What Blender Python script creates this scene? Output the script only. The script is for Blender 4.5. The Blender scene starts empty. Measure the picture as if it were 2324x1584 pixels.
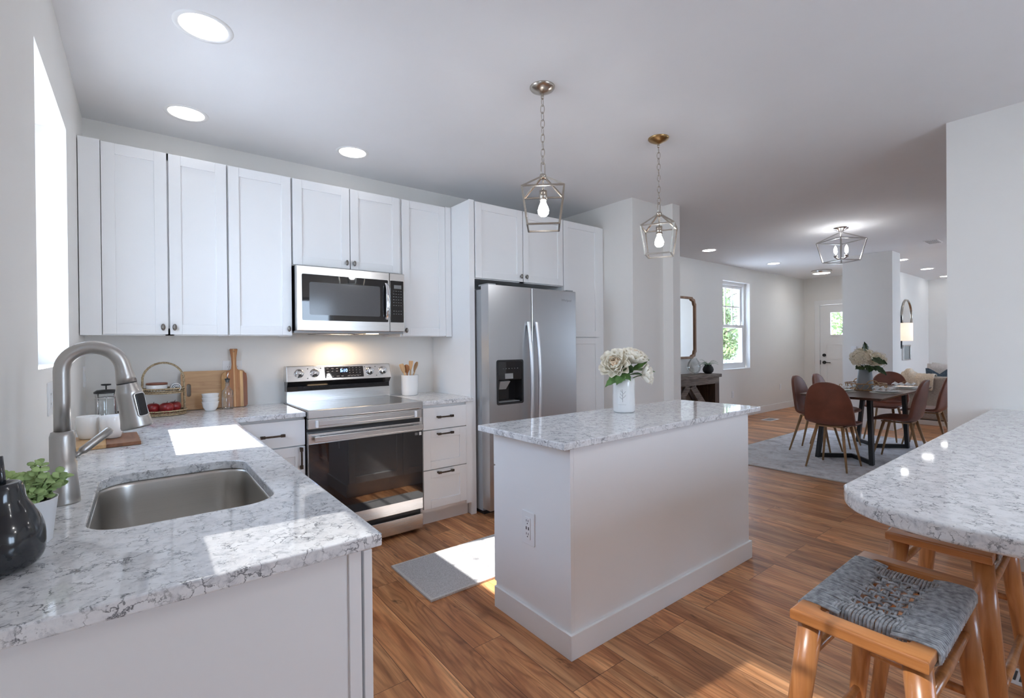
import bpy, bmesh, math, random
from mathutils import Vector, Matrix, Euler
from math import pi, sin, cos, radians

random.seed(7)
SC = bpy.context.scene
COL = SC.collection

# ------------------------------------------------------------------ camera
def make_camera():
    cd = bpy.data.cameras.new('camera')
    cd.sensor_fit = 'HORIZONTAL'
    cd.sensor_width = 36.0
    cd.lens = 1084.37 / 2324 * 36
    cd.shift_y = -0.00114
    cd.clip_start = 0.02
    cd.clip_end = 200
    cam = bpy.data.objects.new('camera', cd)
    COL.objects.link(cam)
    F = Vector((0.61296308, 0.79009606, -0.00494773))
    R = Vector((0.79004536, -0.61298076, -0.00910567))
    U = Vector((0.01022722, -0.00167251, 0.9999463))
    m = Matrix(((R.x, U.x, -F.x, 0.24774), (R.y, U.y, -F.y, -3.72552), (R.z, U.z, -F.z, 1.30891), (0, 0, 0, 1)))
    cam.matrix_world = m
    SC.camera = cam
make_camera()

# ------------------------------------------------------------------ sky, sun, exposure
def make_world():
    w = bpy.data.worlds.new('sky')
    w.use_nodes = True
    nt = w.node_tree
    bg = nt.nodes['Background']
    tc = nt.nodes.new('ShaderNodeTexCoord')
    sep = nt.nodes.new('ShaderNodeSeparateXYZ')
    nt.links.new(tc.outputs['Generated'], sep.inputs[0])
    rp = nt.nodes.new('ShaderNodeValToRGB')
    rp.color_ramp.elements[0].position = 0.45
    rp.color_ramp.elements[0].color = (0.68, 0.83, 1.0, 1)
    rp.color_ramp.elements[1].position = 1.0
    rp.color_ramp.elements[1].color = (0.40, 0.61, 1.0, 1)
    mr = nt.nodes.new('ShaderNodeMapRange')
    mr.inputs['From Min'].default_value = -1
    nt.links.new(sep.outputs['Z'], mr.inputs['Value'])
    nt.links.new(mr.outputs[0], rp.inputs[0])
    nt.links.new(rp.outputs[0], bg.inputs['Color'])
    bg.inputs['Strength'].default_value = 7.5
    SC.world = w
make_world()

def make_sun():
    l = bpy.data.lights.new('sun', 'SUN')
    l.energy = 12.0
    l.angle = radians(0.6)
    l.color = (1.0, 0.97, 0.93)
    o = bpy.data.objects.new('sun', l)
    COL.objects.link(o)
    d = Vector((1.085, -0.135, -1.0)).normalized()
    o.rotation_euler = d.to_track_quat('-Z', 'Y').to_euler()
    o.location = (-12, 3, 12)
make_sun()

SC.view_settings.view_transform = 'Standard'
SC.view_settings.look = 'None'
SC.view_settings.gamma = 1.0
SC.view_settings.use_curve_mapping = False
SC.view_settings.exposure = 0.95
try:
    SC.cycles.max_bounces = 10
    SC.cycles.diffuse_bounces = 6
    SC.cycles.transparent_max_bounces = 16
    SC.cycles.sample_clamp_indirect = 40.0
    SC.cycles.blur_glossy = 1.0
except Exception:
    pass

# ------------------------------------------------------------------ materials
MATS = {}
def nodes_of(m):
    return m.node_tree.nodes, m.node_tree.links

def pmat(name, color, rough=0.5, metal=0.0, bump=0.0, bscale=200, coat=0.0, var=0.0, vscale=6, spec=0.5, stretch=None, emit=None, estr=0, sheen=0, trans=0.0):
    """procedural principled material: noise driven colour variation and bump"""
    if name in MATS:
        return MATS[name]
    m = bpy.data.materials.new(name)
    m.use_nodes = True
    N, L = nodes_of(m)
    b = N['Principled BSDF']
    c = (*color, 1)
    b.inputs['Base Color'].default_value = c
    b.inputs['Roughness'].default_value = rough
    b.inputs['Metallic'].default_value = metal
    b.inputs['Specular IOR Level'].default_value = spec
    b.inputs['Coat Weight'].default_value = coat
    b.inputs['Coat Roughness'].default_value = 0.08
    b.inputs['Transmission Weight'].default_value = trans
    if sheen:
        b.inputs['Sheen Weight'].default_value = sheen
    if emit:
        b.inputs['Emission Color'].default_value = (*emit, 1)
        b.inputs['Emission Strength'].default_value = estr
    tc = N.new('ShaderNodeTexCoord')
    src = tc.outputs['Object']
    if stretch:
        mp = N.new('ShaderNodeMapping')
        mp.inputs['Scale'].default_value = stretch
        L.new(src, mp.inputs[0])
        src = mp.outputs[0]
    nz = N.new('ShaderNodeTexNoise')
    nz.inputs['Scale'].default_value = vscale
    nz.inputs['Detail'].default_value = 4
    L.new(src, nz.inputs['Vector'])
    v = max(var, 0.004)
    rp = N.new('ShaderNodeValToRGB')
    rp.color_ramp.elements[0].position = 0.3
    rp.color_ramp.elements[1].position = 0.7
    rp.color_ramp.elements[0].color = tuple(max(0, x * (1 - v)) for x in color) + (1,)
    rp.color_ramp.elements[1].color = tuple(min(1, x * (1 + v)) for x in color) + (1,)
    L.new(nz.outputs['Fac'], rp.inputs[0])
    L.new(rp.outputs[0], b.inputs['Base Color'])
    if bump:
        n2 = N.new('ShaderNodeTexNoise')
        n2.inputs['Scale'].default_value = bscale
        n2.inputs['Detail'].default_value = 3
        L.new(src, n2.inputs['Vector'])
        bp = N.new('ShaderNodeBump')
        bp.inputs['Strength'].default_value = bump
        bp.inputs['Distance'].default_value = 0.002
        L.new(n2.outputs['Fac'], bp.inputs['Height'])
        L.new(bp.outputs[0], b.inputs['Normal'])
    MATS[name] = m
    return m

def emat(name, color, strength):
    if name in MATS:
        return MATS[name]
    m = bpy.data.materials.new(name)
    m.use_nodes = True
    N, L = nodes_of(m)
    N.remove(N['Principled BSDF'])
    e = N.new('ShaderNodeEmission')
    e.inputs['Color'].default_value = (*color, 1)
    e.inputs['Strength'].default_value = strength
    L.new(e.outputs[0], N['Material Output'].inputs['Surface'])
    MATS[name] = m
    return m

def glass_pane(name, tint=(1, 1, 1), refl=0.06):
    """thin pane: mostly transparent with a faint mirror reflection"""
    if name in MATS:
        return MATS[name]
    m = bpy.data.materials.new(name)
    m.use_nodes = True
    N, L = nodes_of(m)
    N.remove(N['Principled BSDF'])
    t = N.new('ShaderNodeBsdfTransparent')
    t.inputs[0].default_value = (*tint, 1)
    g = N.new('ShaderNodeBsdfGlossy')
    g.inputs['Roughness'].default_value = 0.02
    lw = N.new('ShaderNodeLayerWeight')
    lw.inputs['Blend'].default_value = 0.25
    mr = N.new('ShaderNodeMapRange')
    mr.inputs['To Min'].default_value = refl
    mr.inputs['To Max'].default_value = min(1, refl + 0.5)
    L.new(lw.outputs['Fresnel'], mr.inputs['Value'])
    mx = N.new('ShaderNodeMixShader')
    L.new(mr.outputs[0], mx.inputs[0])
    L.new(t.outputs[0], mx.inputs[1])
    L.new(g.outputs[0], mx.inputs[2])
    L.new(mx.outputs[0], N['Material Output'].inputs['Surface'])
    MATS[name] = m
    return m

def ramp(N, stops):
    r = N.new('ShaderNodeValToRGB')
    els = r.color_ramp.elements
    while len(els) < len(stops):
        els.new(0.5)
    for e, (p, c) in zip(els, stops):
        e.position = p
        e.color = (*c, 1) if len(c) == 3 else c
    return r

def quartz_mat():
    m = bpy.data.materials.new('quartz')
    m.use_nodes = True
    N, L = nodes_of(m)
    b = N['Principled BSDF']
    b.inputs['Roughness'].default_value = 0.05
    b.inputs['Specular IOR Level'].default_value = 0.5
    tc = N.new('ShaderNodeTexCoord')
    wn = N.new('ShaderNodeTexNoise')
    wn.inputs['Scale'].default_value = 38
    wn.inputs['Detail'].default_value = 5
    wn.inputs['Roughness'].default_value = 0.65
    L.new(tc.outputs['Object'], wn.inputs['Vector'])
    sub = N.new('ShaderNodeVectorMath'); sub.operation = 'SUBTRACT'
    sub.inputs[1].default_value = (0.5, 0.5, 0.5)
    L.new(wn.outputs['Color'], sub.inputs[0])
    sc = N.new('ShaderNodeVectorMath'); sc.operation = 'SCALE'
    sc.inputs['Scale'].default_value = 0.045
    L.new(sub.outputs[0], sc.inputs[0])
    ad = N.new('ShaderNodeVectorMath'); ad.operation = 'ADD'
    L.new(tc.outputs['Object'], ad.inputs[0]); L.new(sc.outputs[0], ad.inputs[1])
    vo = N.new('ShaderNodeTexVoronoi'); vo.feature = 'DISTANCE_TO_EDGE'
    vo.inputs['Scale'].default_value = 40
    L.new(ad.outputs[0], vo.inputs['Vector'])
    # thin dark cracks, broken up by a mask
    crack = ramp(N, [(0.0, (1, 1, 1)), (0.075, (0, 0, 0))])
    L.new(vo.outputs['Distance'], crack.inputs[0])
    mk = N.new('ShaderNodeTexNoise'); mk.inputs['Scale'].default_value = 22; mk.inputs['Detail'].default_value = 5
    mk.inputs['Roughness'].default_value = 0.6
    L.new(tc.outputs['Object'], mk.inputs['Vector'])
    mkr = ramp(N, [(0.46, (0, 0, 0)), (0.60, (1, 1, 1))])
    L.new(mk.outputs['Fac'], mkr.inputs[0])
    mul = N.new('ShaderNodeMath'); mul.operation = 'MULTIPLY'
    L.new(crack.outputs[0], mul.inputs[0]); L.new(mkr.outputs[0], mul.inputs[1])
    # wide soft greys
    cl = N.new('ShaderNodeTexNoise'); cl.inputs['Scale'].default_value = 46; cl.inputs['Detail'].default_value = 7
    cl.inputs['Roughness'].default_value = 0.68; cl.inputs['Distortion'].default_value = 0.8
    L.new(tc.outputs['Object'], cl.inputs['Vector'])
    clr = ramp(N, [(0.32, (0.44, 0.45, 0.47)), (0.43, (0.64, 0.65, 0.67)), (0.52, (0.73, 0.735, 0.745)), (0.66, (0.80, 0.80, 0.80))])
    L.new(cl.outputs['Fac'], clr.inputs[0])
    # white cells
    v2 = N.new('ShaderNodeTexVoronoi'); v2.inputs['Scale'].default_value = 40
    L.new(ad.outputs[0], v2.inputs['Vector'])
    sep = N.new('ShaderNodeSeparateColor'); L.new(v2.outputs['Color'], sep.inputs[0])
    wr = ramp(N, [(0.55, (0, 0, 0)), (0.8, (0.75, 0.75, 0.75))])
    L.new(sep.outputs[0], wr.inputs[0])
    mw = N.new('ShaderNodeMix'); mw.data_type = 'RGBA'
    L.new(wr.outputs[0], mw.inputs['Factor'])
    L.new(clr.outputs[0], mw.inputs['A']); mw.inputs['B'].default_value = (0.81, 0.82, 0.83, 1)
    mx = N.new('ShaderNodeMix'); mx.data_type = 'RGBA'
    L.new(mul.outputs[0], mx.inputs['Factor'])
    L.new(mw.outputs['Result'], mx.inputs['A']); mx.inputs['B'].default_value = (0.10, 0.105, 0.12, 1)
    # tiny dark flecks
    fl = N.new('ShaderNodeTexNoise'); fl.inputs['Scale'].default_value = 120; fl.inputs['Detail'].default_value = 3
    L.new(tc.outputs['Object'], fl.inputs['Vector'])
    flr = ramp(N, [(0.66, (0, 0, 0)), (0.74, (0.7, 0.7, 0.7))])
    L.new(fl.outputs['Fac'], flr.inputs[0])
    mf = N.new('ShaderNodeMix'); mf.data_type = 'RGBA'
    L.new(flr.outputs[0], mf.inputs['Factor'])
    L.new(mx.outputs['Result'], mf.inputs['A']); mf.inputs['B'].default_value = (0.16, 0.165, 0.18, 1)
    L.new(mf.outputs['Result'], b.inputs['Base Color'])
    MATS['quartz'] = m
    return m

def floor_mat():
    """wood-look planks running along Y"""
    m = bpy.data.materials.new('wood_plank_floor')
    m.use_nodes = True
    N, L = nodes_of(m)
    b = N['Principled BSDF']
    tc = N.new('ShaderNodeTexCoord')
    mp = N.new('ShaderNodeMapping'); mp.inputs['Rotation'].default_value = (0, 0, pi / 2)
    L.new(tc.outputs['Object'], mp.inputs[0])
    br = N.new('ShaderNodeTexBrick')
    br.offset = 0.37; br.offset_frequency = 3
    br.inputs['Color1'].default_value = (0, 0, 0, 1); br.inputs['Color2'].default_value = (1, 1, 1, 1)
    br.inputs['Mortar'].default_value = (0.5, 0.5, 0.5, 1)
    br.inputs['Scale'].default_value = 1.0
    br.inputs['Mortar Size'].default_value = 0.0012
    br.inputs['Mortar Smooth'].default_value = 0.3
    br.inputs['Brick Width'].default_value = 1.22
    br.inputs['Row Height'].default_value = 0.152
    L.new(mp.outputs[0], br.inputs['Vector'])
    sep = N.new('ShaderNodeSeparateColor'); L.new(br.outputs['Color'], sep.inputs[0])
    wv = N.new('ShaderNodeMath'); wv.operation = 'MULTIPLY'; wv.inputs[1].default_value = 17.0
    L.new(sep.outputs[0], wv.inputs[0])
    def grain(sx, sy, detail, dist, rough=0.6):
        g = N.new('ShaderNodeMapping'); g.inputs['Scale'].default_value = (sx, sy, 1)
        L.new(tc.outputs['Object'], g.inputs[0])
        n = N.new('ShaderNodeTexNoise'); n.noise_dimensions = '4D'
        n.inputs['Scale'].default_value = 1; n.inputs['Detail'].default_value = detail
        n.inputs['Distortion'].default_value = dist; n.inputs['Roughness'].default_value = rough
        L.new(g.outputs[0], n.inputs['Vector']); L.new(wv.outputs[0], n.inputs['W'])
        return n
    g1 = grain(6.5, 0.9, 5, 1.3)
    base = ramp(N, [(0.26, (0.25, 0.088, 0.034)), (0.40, (0.48, 0.20, 0.083)), (0.52, (0.64, 0.305, 0.135)), (0.64, (0.77, 0.41, 0.20)), (0.80, (0.56, 0.245, 0.105))])
    L.new(g1.outputs['Fac'], base.inputs[0])
    # contour lines of a slow field read as cathedral grain
    rg = N.new('ShaderNodeMath'); rg.operation = 'MULTIPLY'; rg.inputs[1].default_value = 95.0
    L.new(grain(5.0, 0.62, 2, 0.9).outputs['Fac'], rg.inputs[0])
    sn = N.new('ShaderNodeMath'); sn.operation = 'SINE'; L.new(rg.outputs[0], sn.inputs[0])
    rr = ramp(N, [(0.0, (0.66, 0.62, 0.58)), (0.45, (1.0, 1.0, 1.0))])
    mr = N.new('ShaderNodeMapRange'); mr.inputs['From Min'].default_value = -1; L.new(sn.outputs[0], mr.inputs['Value']); L.new(mr.outputs[0], rr.inputs[0])
    mg = N.new('ShaderNodeMix'); mg.data_type = 'RGBA'; mg.blend_type = 'MULTIPLY'; mg.inputs['Factor'].default_value = 0.75
    L.new(base.outputs[0], mg.inputs['A']); L.new(rr.outputs[0], mg.inputs['B'])
    g2 = grain(75, 2.2, 3, 0.3)
    fine = ramp(N, [(0.3, (0.72, 0.70, 0.68)), (0.6, (1.05, 1.05, 1.05))])
    L.new(g2.outputs['Fac'], fine.inputs[0])
    mul = N.new('ShaderNodeMix'); mul.data_type = 'RGBA'; mul.blend_type = 'MULTIPLY'; mul.inputs['Factor'].default_value = 1
    L.new(mg.outputs['Result'], mul.inputs['A']); L.new(fine.outputs[0], mul.inputs['B'])
    # dark knots and streaks
    g3 = grain(5.5, 1.6, 5, 2.6, 0.7)
    kr = ramp(N, [(0.60, (0, 0, 0)), (0.69, (0.8, 0.8, 0.8))])
    L.new(g3.outputs['Fac'], kr.inputs[0])
    kn = N.new('ShaderNodeMix'); kn.data_type = 'RGBA'
    L.new(kr.outputs[0], kn.inputs['Factor']); L.new(mul.outputs['Result'], kn.inputs['A'])
    kn.inputs['B'].default_value = (0.055, 0.022, 0.010, 1)
    # plank tone
    tr = ramp(N, [(0.0, (0.72, 0.70, 0.70)), (0.5, (1.0, 0.98, 0.95)), (1.0, (1.22, 1.2, 1.16))])
    L.new(sep.outputs[0], tr.inputs[0])
    m2 = N.new('ShaderNodeMix'); m2.data_type = 'RGBA'; m2.blend_type = 'MULTIPLY'; m2.inputs['Factor'].default_value = 1
    L.new(kn.outputs['Result'], m2.inputs['A']); L.new(tr.outputs[0], m2.inputs['B'])
    # seams
    m3 = N.new('ShaderNodeMix'); m3.data_type = 'RGBA'
    L.new(br.outputs['Fac'], m3.inputs['Factor']); L.new(m2.outputs['Result'], m3.inputs['A'])
    m3.inputs['B'].default_value = (0.06, 0.028, 0.014, 1)
    L.new(m3.outputs['Result'], b.inputs['Base Color'])
    b.inputs['Roughness'].default_value = 0.34
    b.inputs['Specular IOR Level'].default_value = 0.4
    bp = N.new('ShaderNodeBump'); bp.inputs['Strength'].default_value = 0.12; bp.inputs['Distance'].default_value = 0.002
    L.new(g2.outputs['Fac'], bp.inputs['Height']); L.new(bp.outputs[0], b.inputs['Normal'])
    MATS['floor'] = m
    return m

def wood_mat(name, stops, scale=(30, 30, 2.5), rough=0.4, coat=0.0, dist=1.2, bands=None):
    """grain runs along the axis with the small scale; bands = x positions splitting glued strips"""
    m = bpy.data.materials.new(name)
    m.use_nodes = True
    N, L = nodes_of(m)
    b = N['Principled BSDF']
    tc = N.new('ShaderNodeTexCoord')
    mp = N.new('ShaderNodeMapping'); mp.inputs['Scale'].default_value = scale
    L.new(tc.outputs['Object'], mp.inputs[0])
    n = N.new('ShaderNodeTexNoise'); n.inputs['Scale'].default_value = 1; n.inputs['Detail'].default_value = 5
    n.inputs['Distortion'].default_value = dist
    L.new(mp.outputs[0], n.inputs['Vector'])
    r = ramp(N, stops)
    L.new(n.outputs['Fac'], r.inputs[0])
    out = r.outputs[0]
    if bands:
        sp = N.new('ShaderNodeSeparateXYZ'); L.new(tc.outputs['Object'], sp.inputs[0])
        mr = N.new('ShaderNodeMapRange')
        mr.inputs['From Min'].default_value = bands[0]; mr.inputs['From Max'].default_value = bands[1]
        L.new(sp.outputs[bands[3] if len(bands) > 3 else 'X'], mr.inputs['Value'])
        rb = ramp(N, bands[2]); rb.color_ramp.interpolation = 'CONSTANT'
        L.new(mr.outputs[0], rb.inputs[0])
        mx = N.new('ShaderNodeMix'); mx.data_type = 'RGBA'; mx.blend_type = 'MULTIPLY'; mx.inputs['Factor'].default_value = 1
        L.new(out, mx.inputs['A']); L.new(rb.outputs[0], mx.inputs['B'])
        out = mx.outputs['Result']
    L.new(out, b.inputs['Base Color'])
    b.inputs['Roughness'].default_value = rough
    b.inputs['Coat Weight'].default_value = coat
    b.inputs['Coat Roughness'].default_value = 0.1
    MATS[name] = m
    return m

def steel_mat(name, color, rough, stretch, amt=0.10):
    """brushed metal: roughness and tint streaked along one axis"""
    m = bpy.data.materials.new(name)
    m.use_nodes = True
    N, L = nodes_of(m)
    b = N['Principled BSDF']
    b.inputs['Metallic'].default_value = 1.0
    tc = N.new('ShaderNodeTexCoord')
    mp = N.new('ShaderNodeMapping'); mp.inputs['Scale'].default_value = stretch
    L.new(tc.outputs['Object'], mp.inputs[0])
    n = N.new('ShaderNodeTexNoise'); n.inputs['Scale'].default_value = 1; n.inputs['Detail'].default_value = 3
    L.new(mp.outputs[0], n.inputs['Vector'])
    r = ramp(N, [(0.3, tuple(c * (1 - amt) for c in color)), (0.7, tuple(min(1, c * (1 + amt)) for c in color))])
    L.new(n.outputs['Fac'], r.inputs[0]); L.new(r.outputs[0], b.inputs['Base Color'])
    mr = N.new('ShaderNodeMapRange'); mr.inputs['To Min'].default_value = rough * 0.8; mr.inputs['To Max'].default_value = rough * 1.25
    L.new(n.outputs['Fac'], mr.inputs['Value']); L.new(mr.outputs[0], b.inputs['Roughness'])
    MATS[name] = m
    return m

def weave_mat(name, c1, c2, scale, rough=0.8, axis=None):
    m = bpy.data.materials.new(name)
    m.use_nodes = True
    N, L = nodes_of(m)
    b = N['Principled BSDF']
    tc = N.new('ShaderNodeTexCoord')
    mp = N.new('ShaderNodeMapping'); mp.inputs['Scale'].default_value = axis or (1, 1, 1)
    L.new(tc.outputs['Object'], mp.inputs[0])
    v = N.new('ShaderNodeTexNoise'); v.inputs['Scale'].default_value = scale; v.inputs['Detail'].default_value = 3
    L.new(mp.outputs[0], v.inputs['Vector'])
    r = ramp(N, [(0.32, c1), (0.66, c2)])
    L.new(v.outputs['Fac'], r.inputs[0]); L.new(r.outputs[0], b.inputs['Base Color'])
    b.inputs['Roughness'].default_value = rough
    bp = N.new('ShaderNodeBump'); bp.inputs['Strength'].default_value = 0.5; bp.inputs['Distance'].default_value = 0.003
    L.new(v.outputs['Fac'], bp.inputs['Height']); L.new(bp.outputs[0], b.inputs['Normal'])
    MATS[name] = m
    return m

def rug_mat():
    m = bpy.data.materials.new('faded_rug')
    m.use_nodes = True
    N, L = nodes_of(m)
    b = N['Principled BSDF']; b.inputs['Roughness'].default_value = 0.95
    tc = N.new('ShaderNodeTexCoord')
    n1 = N.new('ShaderNodeTexNoise'); n1.inputs['Scale'].default_value = 5; n1.inputs['Detail'].default_value = 8; n1.inputs['Roughness'].default_value = 0.75
    n1.inputs['Distortion'].default_value = 0.6
    L.new(tc.outputs['Object'], n1.inputs['Vector'])
    r1 = ramp(N, [(0.32, (0.34, 0.36, 0.41)), (0.43, (0.62, 0.61, 0.62)), (0.54, (0.76, 0.76, 0.78)), (0.70, (0.82, 0.82, 0.83))])
    L.new(n1.outputs['Fac'], r1.inputs[0])
    n2 = N.new('ShaderNodeTexNoise'); n2.inputs['Scale'].default_value = 14; n2.inputs['Detail'].default_value = 6
    L.new(tc.outputs['Object'], n2.inputs['Vector'])
    r2 = ramp(N, [(0.55, (0, 0, 0)), (0.68, (0.5, 0.5, 0.5))])
    L.new(n2.outputs['Fac'], r2.inputs[0])
    mx = N.new('ShaderNodeMix'); mx.data_type = 'RGBA'
    L.new(r2.outputs[0], mx.inputs['Factor']); L.new(r1.outputs[0], mx.inputs['A']); mx.inputs['B'].default_value = (0.52, 0.43, 0.41, 1)
    L.new(mx.outputs['Result'], b.inputs['Base Color'])
    MATS['rug'] = m
    return m

M = MATS
QUARTZ = quartz_mat()
FLOOR = floor_mat()
RUG = rug_mat()
WALL = pmat('wall_paint', (0.80, 0.785, 0.755), 0.7, bump=0.05, bscale=300, var=0.006)
CEIL = pmat('ceiling_paint', (0.80, 0.80, 0.81), 0.8, bump=0.04, bscale=300, var=0.006)
TRIM = pmat('trim_paint', (0.82, 0.82, 0.815), 0.4, var=0.004)
CAB = pmat('cabinet_paint', (0.83, 0.835, 0.84), 0.32, var=0.004)
DARKGAP = pmat('dark_recess', (0.02, 0.02, 0.02), 0.7, var=0.05)
KNOB = pmat('pewter', (0.23, 0.21, 0.19), 0.35, metal=0.9, var=0.25, vscale=90)
PULL = pmat('dark_bronze', (0.075, 0.055, 0.042), 0.42, metal=0.8, var=0.3, vscale=60)
STEEL = steel_mat('brushed_steel', (0.63, 0.615, 0.60), 0.25, (2, 2, 900), 0.02)
STEELV = steel_mat('fridge_steel', (0.58, 0.59, 0.605), 0.30, (500, 500, 2.0), 0.02)
STEELS = steel_mat('sink_steel', (0.66, 0.635, 0.60), 0.30, (3, 500, 500), 0.03)
NICKEL = steel_mat('brushed_nickel', (0.52, 0.505, 0.485), 0.36, (60, 60, 6), 0.02)
CHROME = pmat('chrome', (0.8, 0.8, 0.81), 0.08, metal=1.0, var=0.01)
FIXT = pmat('satin_nickel_fixture', (0.50, 0.455, 0.40), 0.25, metal=1.0, var=0.05)
BRASS = pmat('antique_brass_fixture', (0.42, 0.27, 0.12), 0.3, metal=1.0, var=0.08)
BLACKGLASS = pmat('black_glass', (0.012, 0.012, 0.014), 0.03, var=0.02, spec=0.7)
COOKGLASS = pmat('cooktop_glass', (0.03, 0.03, 0.03), 0.06, var=0.05, spec=1.0)
BLACKPL = pmat('black_plastic', (0.02, 0.021, 0.023), 0.3, var=0.1)
BLACKMET = pmat('black_metal', (0.018, 0.02, 0.022), 0.42, var=0.1)
GREYPL = pmat('grey_plastic', (0.32, 0.33, 0.34), 0.4, var=0.05)
CERAMIC = pmat('white_ceramic', (0.86, 0.86, 0.85), 0.12, coat=0.4, var=0.004)
PLASTICW = pmat('white_plastic', (0.82, 0.83, 0.84), 0.3, var=0.004)
GLASSW = glass_pane('window_glass')
def screen_mat():
    m = bpy.data.materials.new('sun_dimming_screen'); m.use_nodes = True
    N, L = nodes_of(m); N.remove(N['Principled BSDF'])
    t = N.new('ShaderNodeBsdfTransparent'); t.inputs[0].default_value = (1, 1, 1, 1)
    d = N.new('ShaderNodeBsdfDiffuse'); d.inputs[0].default_value = (0.04, 0.04, 0.04, 1)
    mx = N.new('ShaderNodeMixShader'); mx.inputs[0].default_value = 0.6
    L.new(t.outputs[0], mx.inputs[1]); L.new(d.outputs[0], mx.inputs[2]); L.new(mx.outputs[0], N['Material Output'].inputs['Surface'])
    return m
SCREEN = screen_mat()
GLASSC = glass_pane('clear_glass', (0.93, 0.95, 0.95), 0.10)
MIRROR = pmat('mirror_glass', (0.92, 0.93, 0.93), 0.01, metal=1.0, var=0.002)
LENS = emat('downlight_lens', (1.0, 0.985, 0.97), 3.2)
LENSB = emat('bright_downlight_lens', (1.0, 0.985, 0.97), 8)
LENSK = emat('fill_downlight_lens', (1.0, 0.985, 0.97), 52)  # strong lens for the added unseen fill lamps
BULB = emat('lit_bulb', (0.98, 0.98, 1.0), 45)
CANDLE = emat('lit_candle_bulb', (0.98, 0.98, 1.0), 42)
LEAF = pmat('leaf_green', (0.10, 0.20, 0.055), 0.5, var=0.45, vscale=25)
LEAFD = pmat('dark_leaf_green', (0.045, 0.085, 0.028), 0.45, var=0.4, vscale=20)
LEAFL = pmat('pale_sedum_green', (0.36, 0.50, 0.20), 0.55, var=0.35, vscale=30)
LEAFF = pmat('fern_green', (0.10, 0.22, 0.09), 0.55, var=0.35, vscale=60)
STEM = pmat('stem_green', (0.10, 0.14, 0.05), 0.6, var=0.2)
CREAM = pmat('cream_petal', (0.91, 0.86, 0.74), 0.6, var=0.06, vscale=30)
PEACH = pmat('peach_petal', (0.84, 0.66, 0.47), 0.6, var=0.12, vscale=30)
HYDR = pmat('hydrangea_petal', (0.90, 0.80, 0.63), 0.65, var=0.15, vscale=40)
TEAK = wood_mat('teak_stool_wood', [(0.25, (0.24, 0.085, 0.024)), (0.5, (0.42, 0.165, 0.05)), (0.72, (0.52, 0.235, 0.085))], (28, 28, 3), 0.3, 0.35)
TEAKH = wood_mat('teak_rail_wood', [(0.25, (0.24, 0.085, 0.024)), (0.5, (0.42, 0.165, 0.05)), (0.72, (0.52, 0.235, 0.085))], (28, 4, 28), 0.28, 0.4)
ROPE = weave_mat('grey_cord', (0.19, 0.20, 0.21), (0.46, 0.48, 0.50), 70, 0.5)
BOARDW = wood_mat('maple_board', [(0.3, (0.48, 0.27, 0.13)), (0.6, (0.60, 0.37, 0.19)), (0.8, (0.55, 0.32, 0.16))], (4, 20, 40), 0.45)
RATTAN = weave_mat('seagrass', (0.22, 0.15, 0.08), (0.55, 0.43, 0.27), 140, 0.85)
RATTANB = weave_mat('rattan', (0.33, 0.18, 0.08), (0.58, 0.37, 0.19), 60, 0.6)
LEATHER = pmat('brown_leather', (0.20, 0.066, 0.038), 0.42, bump=0.2, bscale=400, var=0.18, vscale=8)
LEGW = wood_mat('chair_leg_wood', [(0.3, (0.28, 0.15, 0.065)), (0.7, (0.42, 0.25, 0.12))], (60, 60, 4), 0.45)
WALNUT = wood_mat('walnut_top', [(0.3, (0.062, 0.028, 0.017)), (0.6, (0.125, 0.062, 0.040)), (0.8, (0.09, 0.042, 0.026))], (3, 22, 22), 0.3, 0.1)
GREYWOOD = wood_mat('weathered_wood', [(0.25, (0.07, 0.055, 0.045)), (0.5, (0.19, 0.155, 0.13)), (0.75, (0.27, 0.23, 0.20))], (3, 30, 30), 0.8, 0, 2.0)
MIRWOOD = wood_mat('mirror_frame_wood', [(0.3, (0.19, 0.10, 0.055)), (0.7, (0.33, 0.19, 0.11))], (20, 20, 4), 0.5)
LINEN = weave_mat('linen', (0.66, 0.63, 0.58), (0.80, 0.775, 0.73), 120, 0.95)
SOFAF = weave_mat('sofa_fabric', (0.30, 0.27, 0.24), (0.46, 0.42, 0.385), 30, 0.95, (1, 1.2, 7))
THROW = weave_mat('throw_fabric', (0.48, 0.41, 0.33), (0.66, 0.58, 0.48), 60, 0.95)
NAVY = weave_mat('navy_fabric', (0.035, 0.06, 0.09), (0.085, 0.125, 0.17), 60, 0.9)
MATF = weave_mat('mat_fabric', (0.40, 0.395, 0.40), (0.60, 0.595, 0.605), 170, 0.95)
EOF_MATS = True

# ------------------------------------------------------------------ mesh helpers
def TF(loc=(0, 0, 0), rot=(0, 0, 0)):
    return Matrix.Translation(Vector(loc)) @ Euler(rot).to_matrix().to_4x4()

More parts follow.
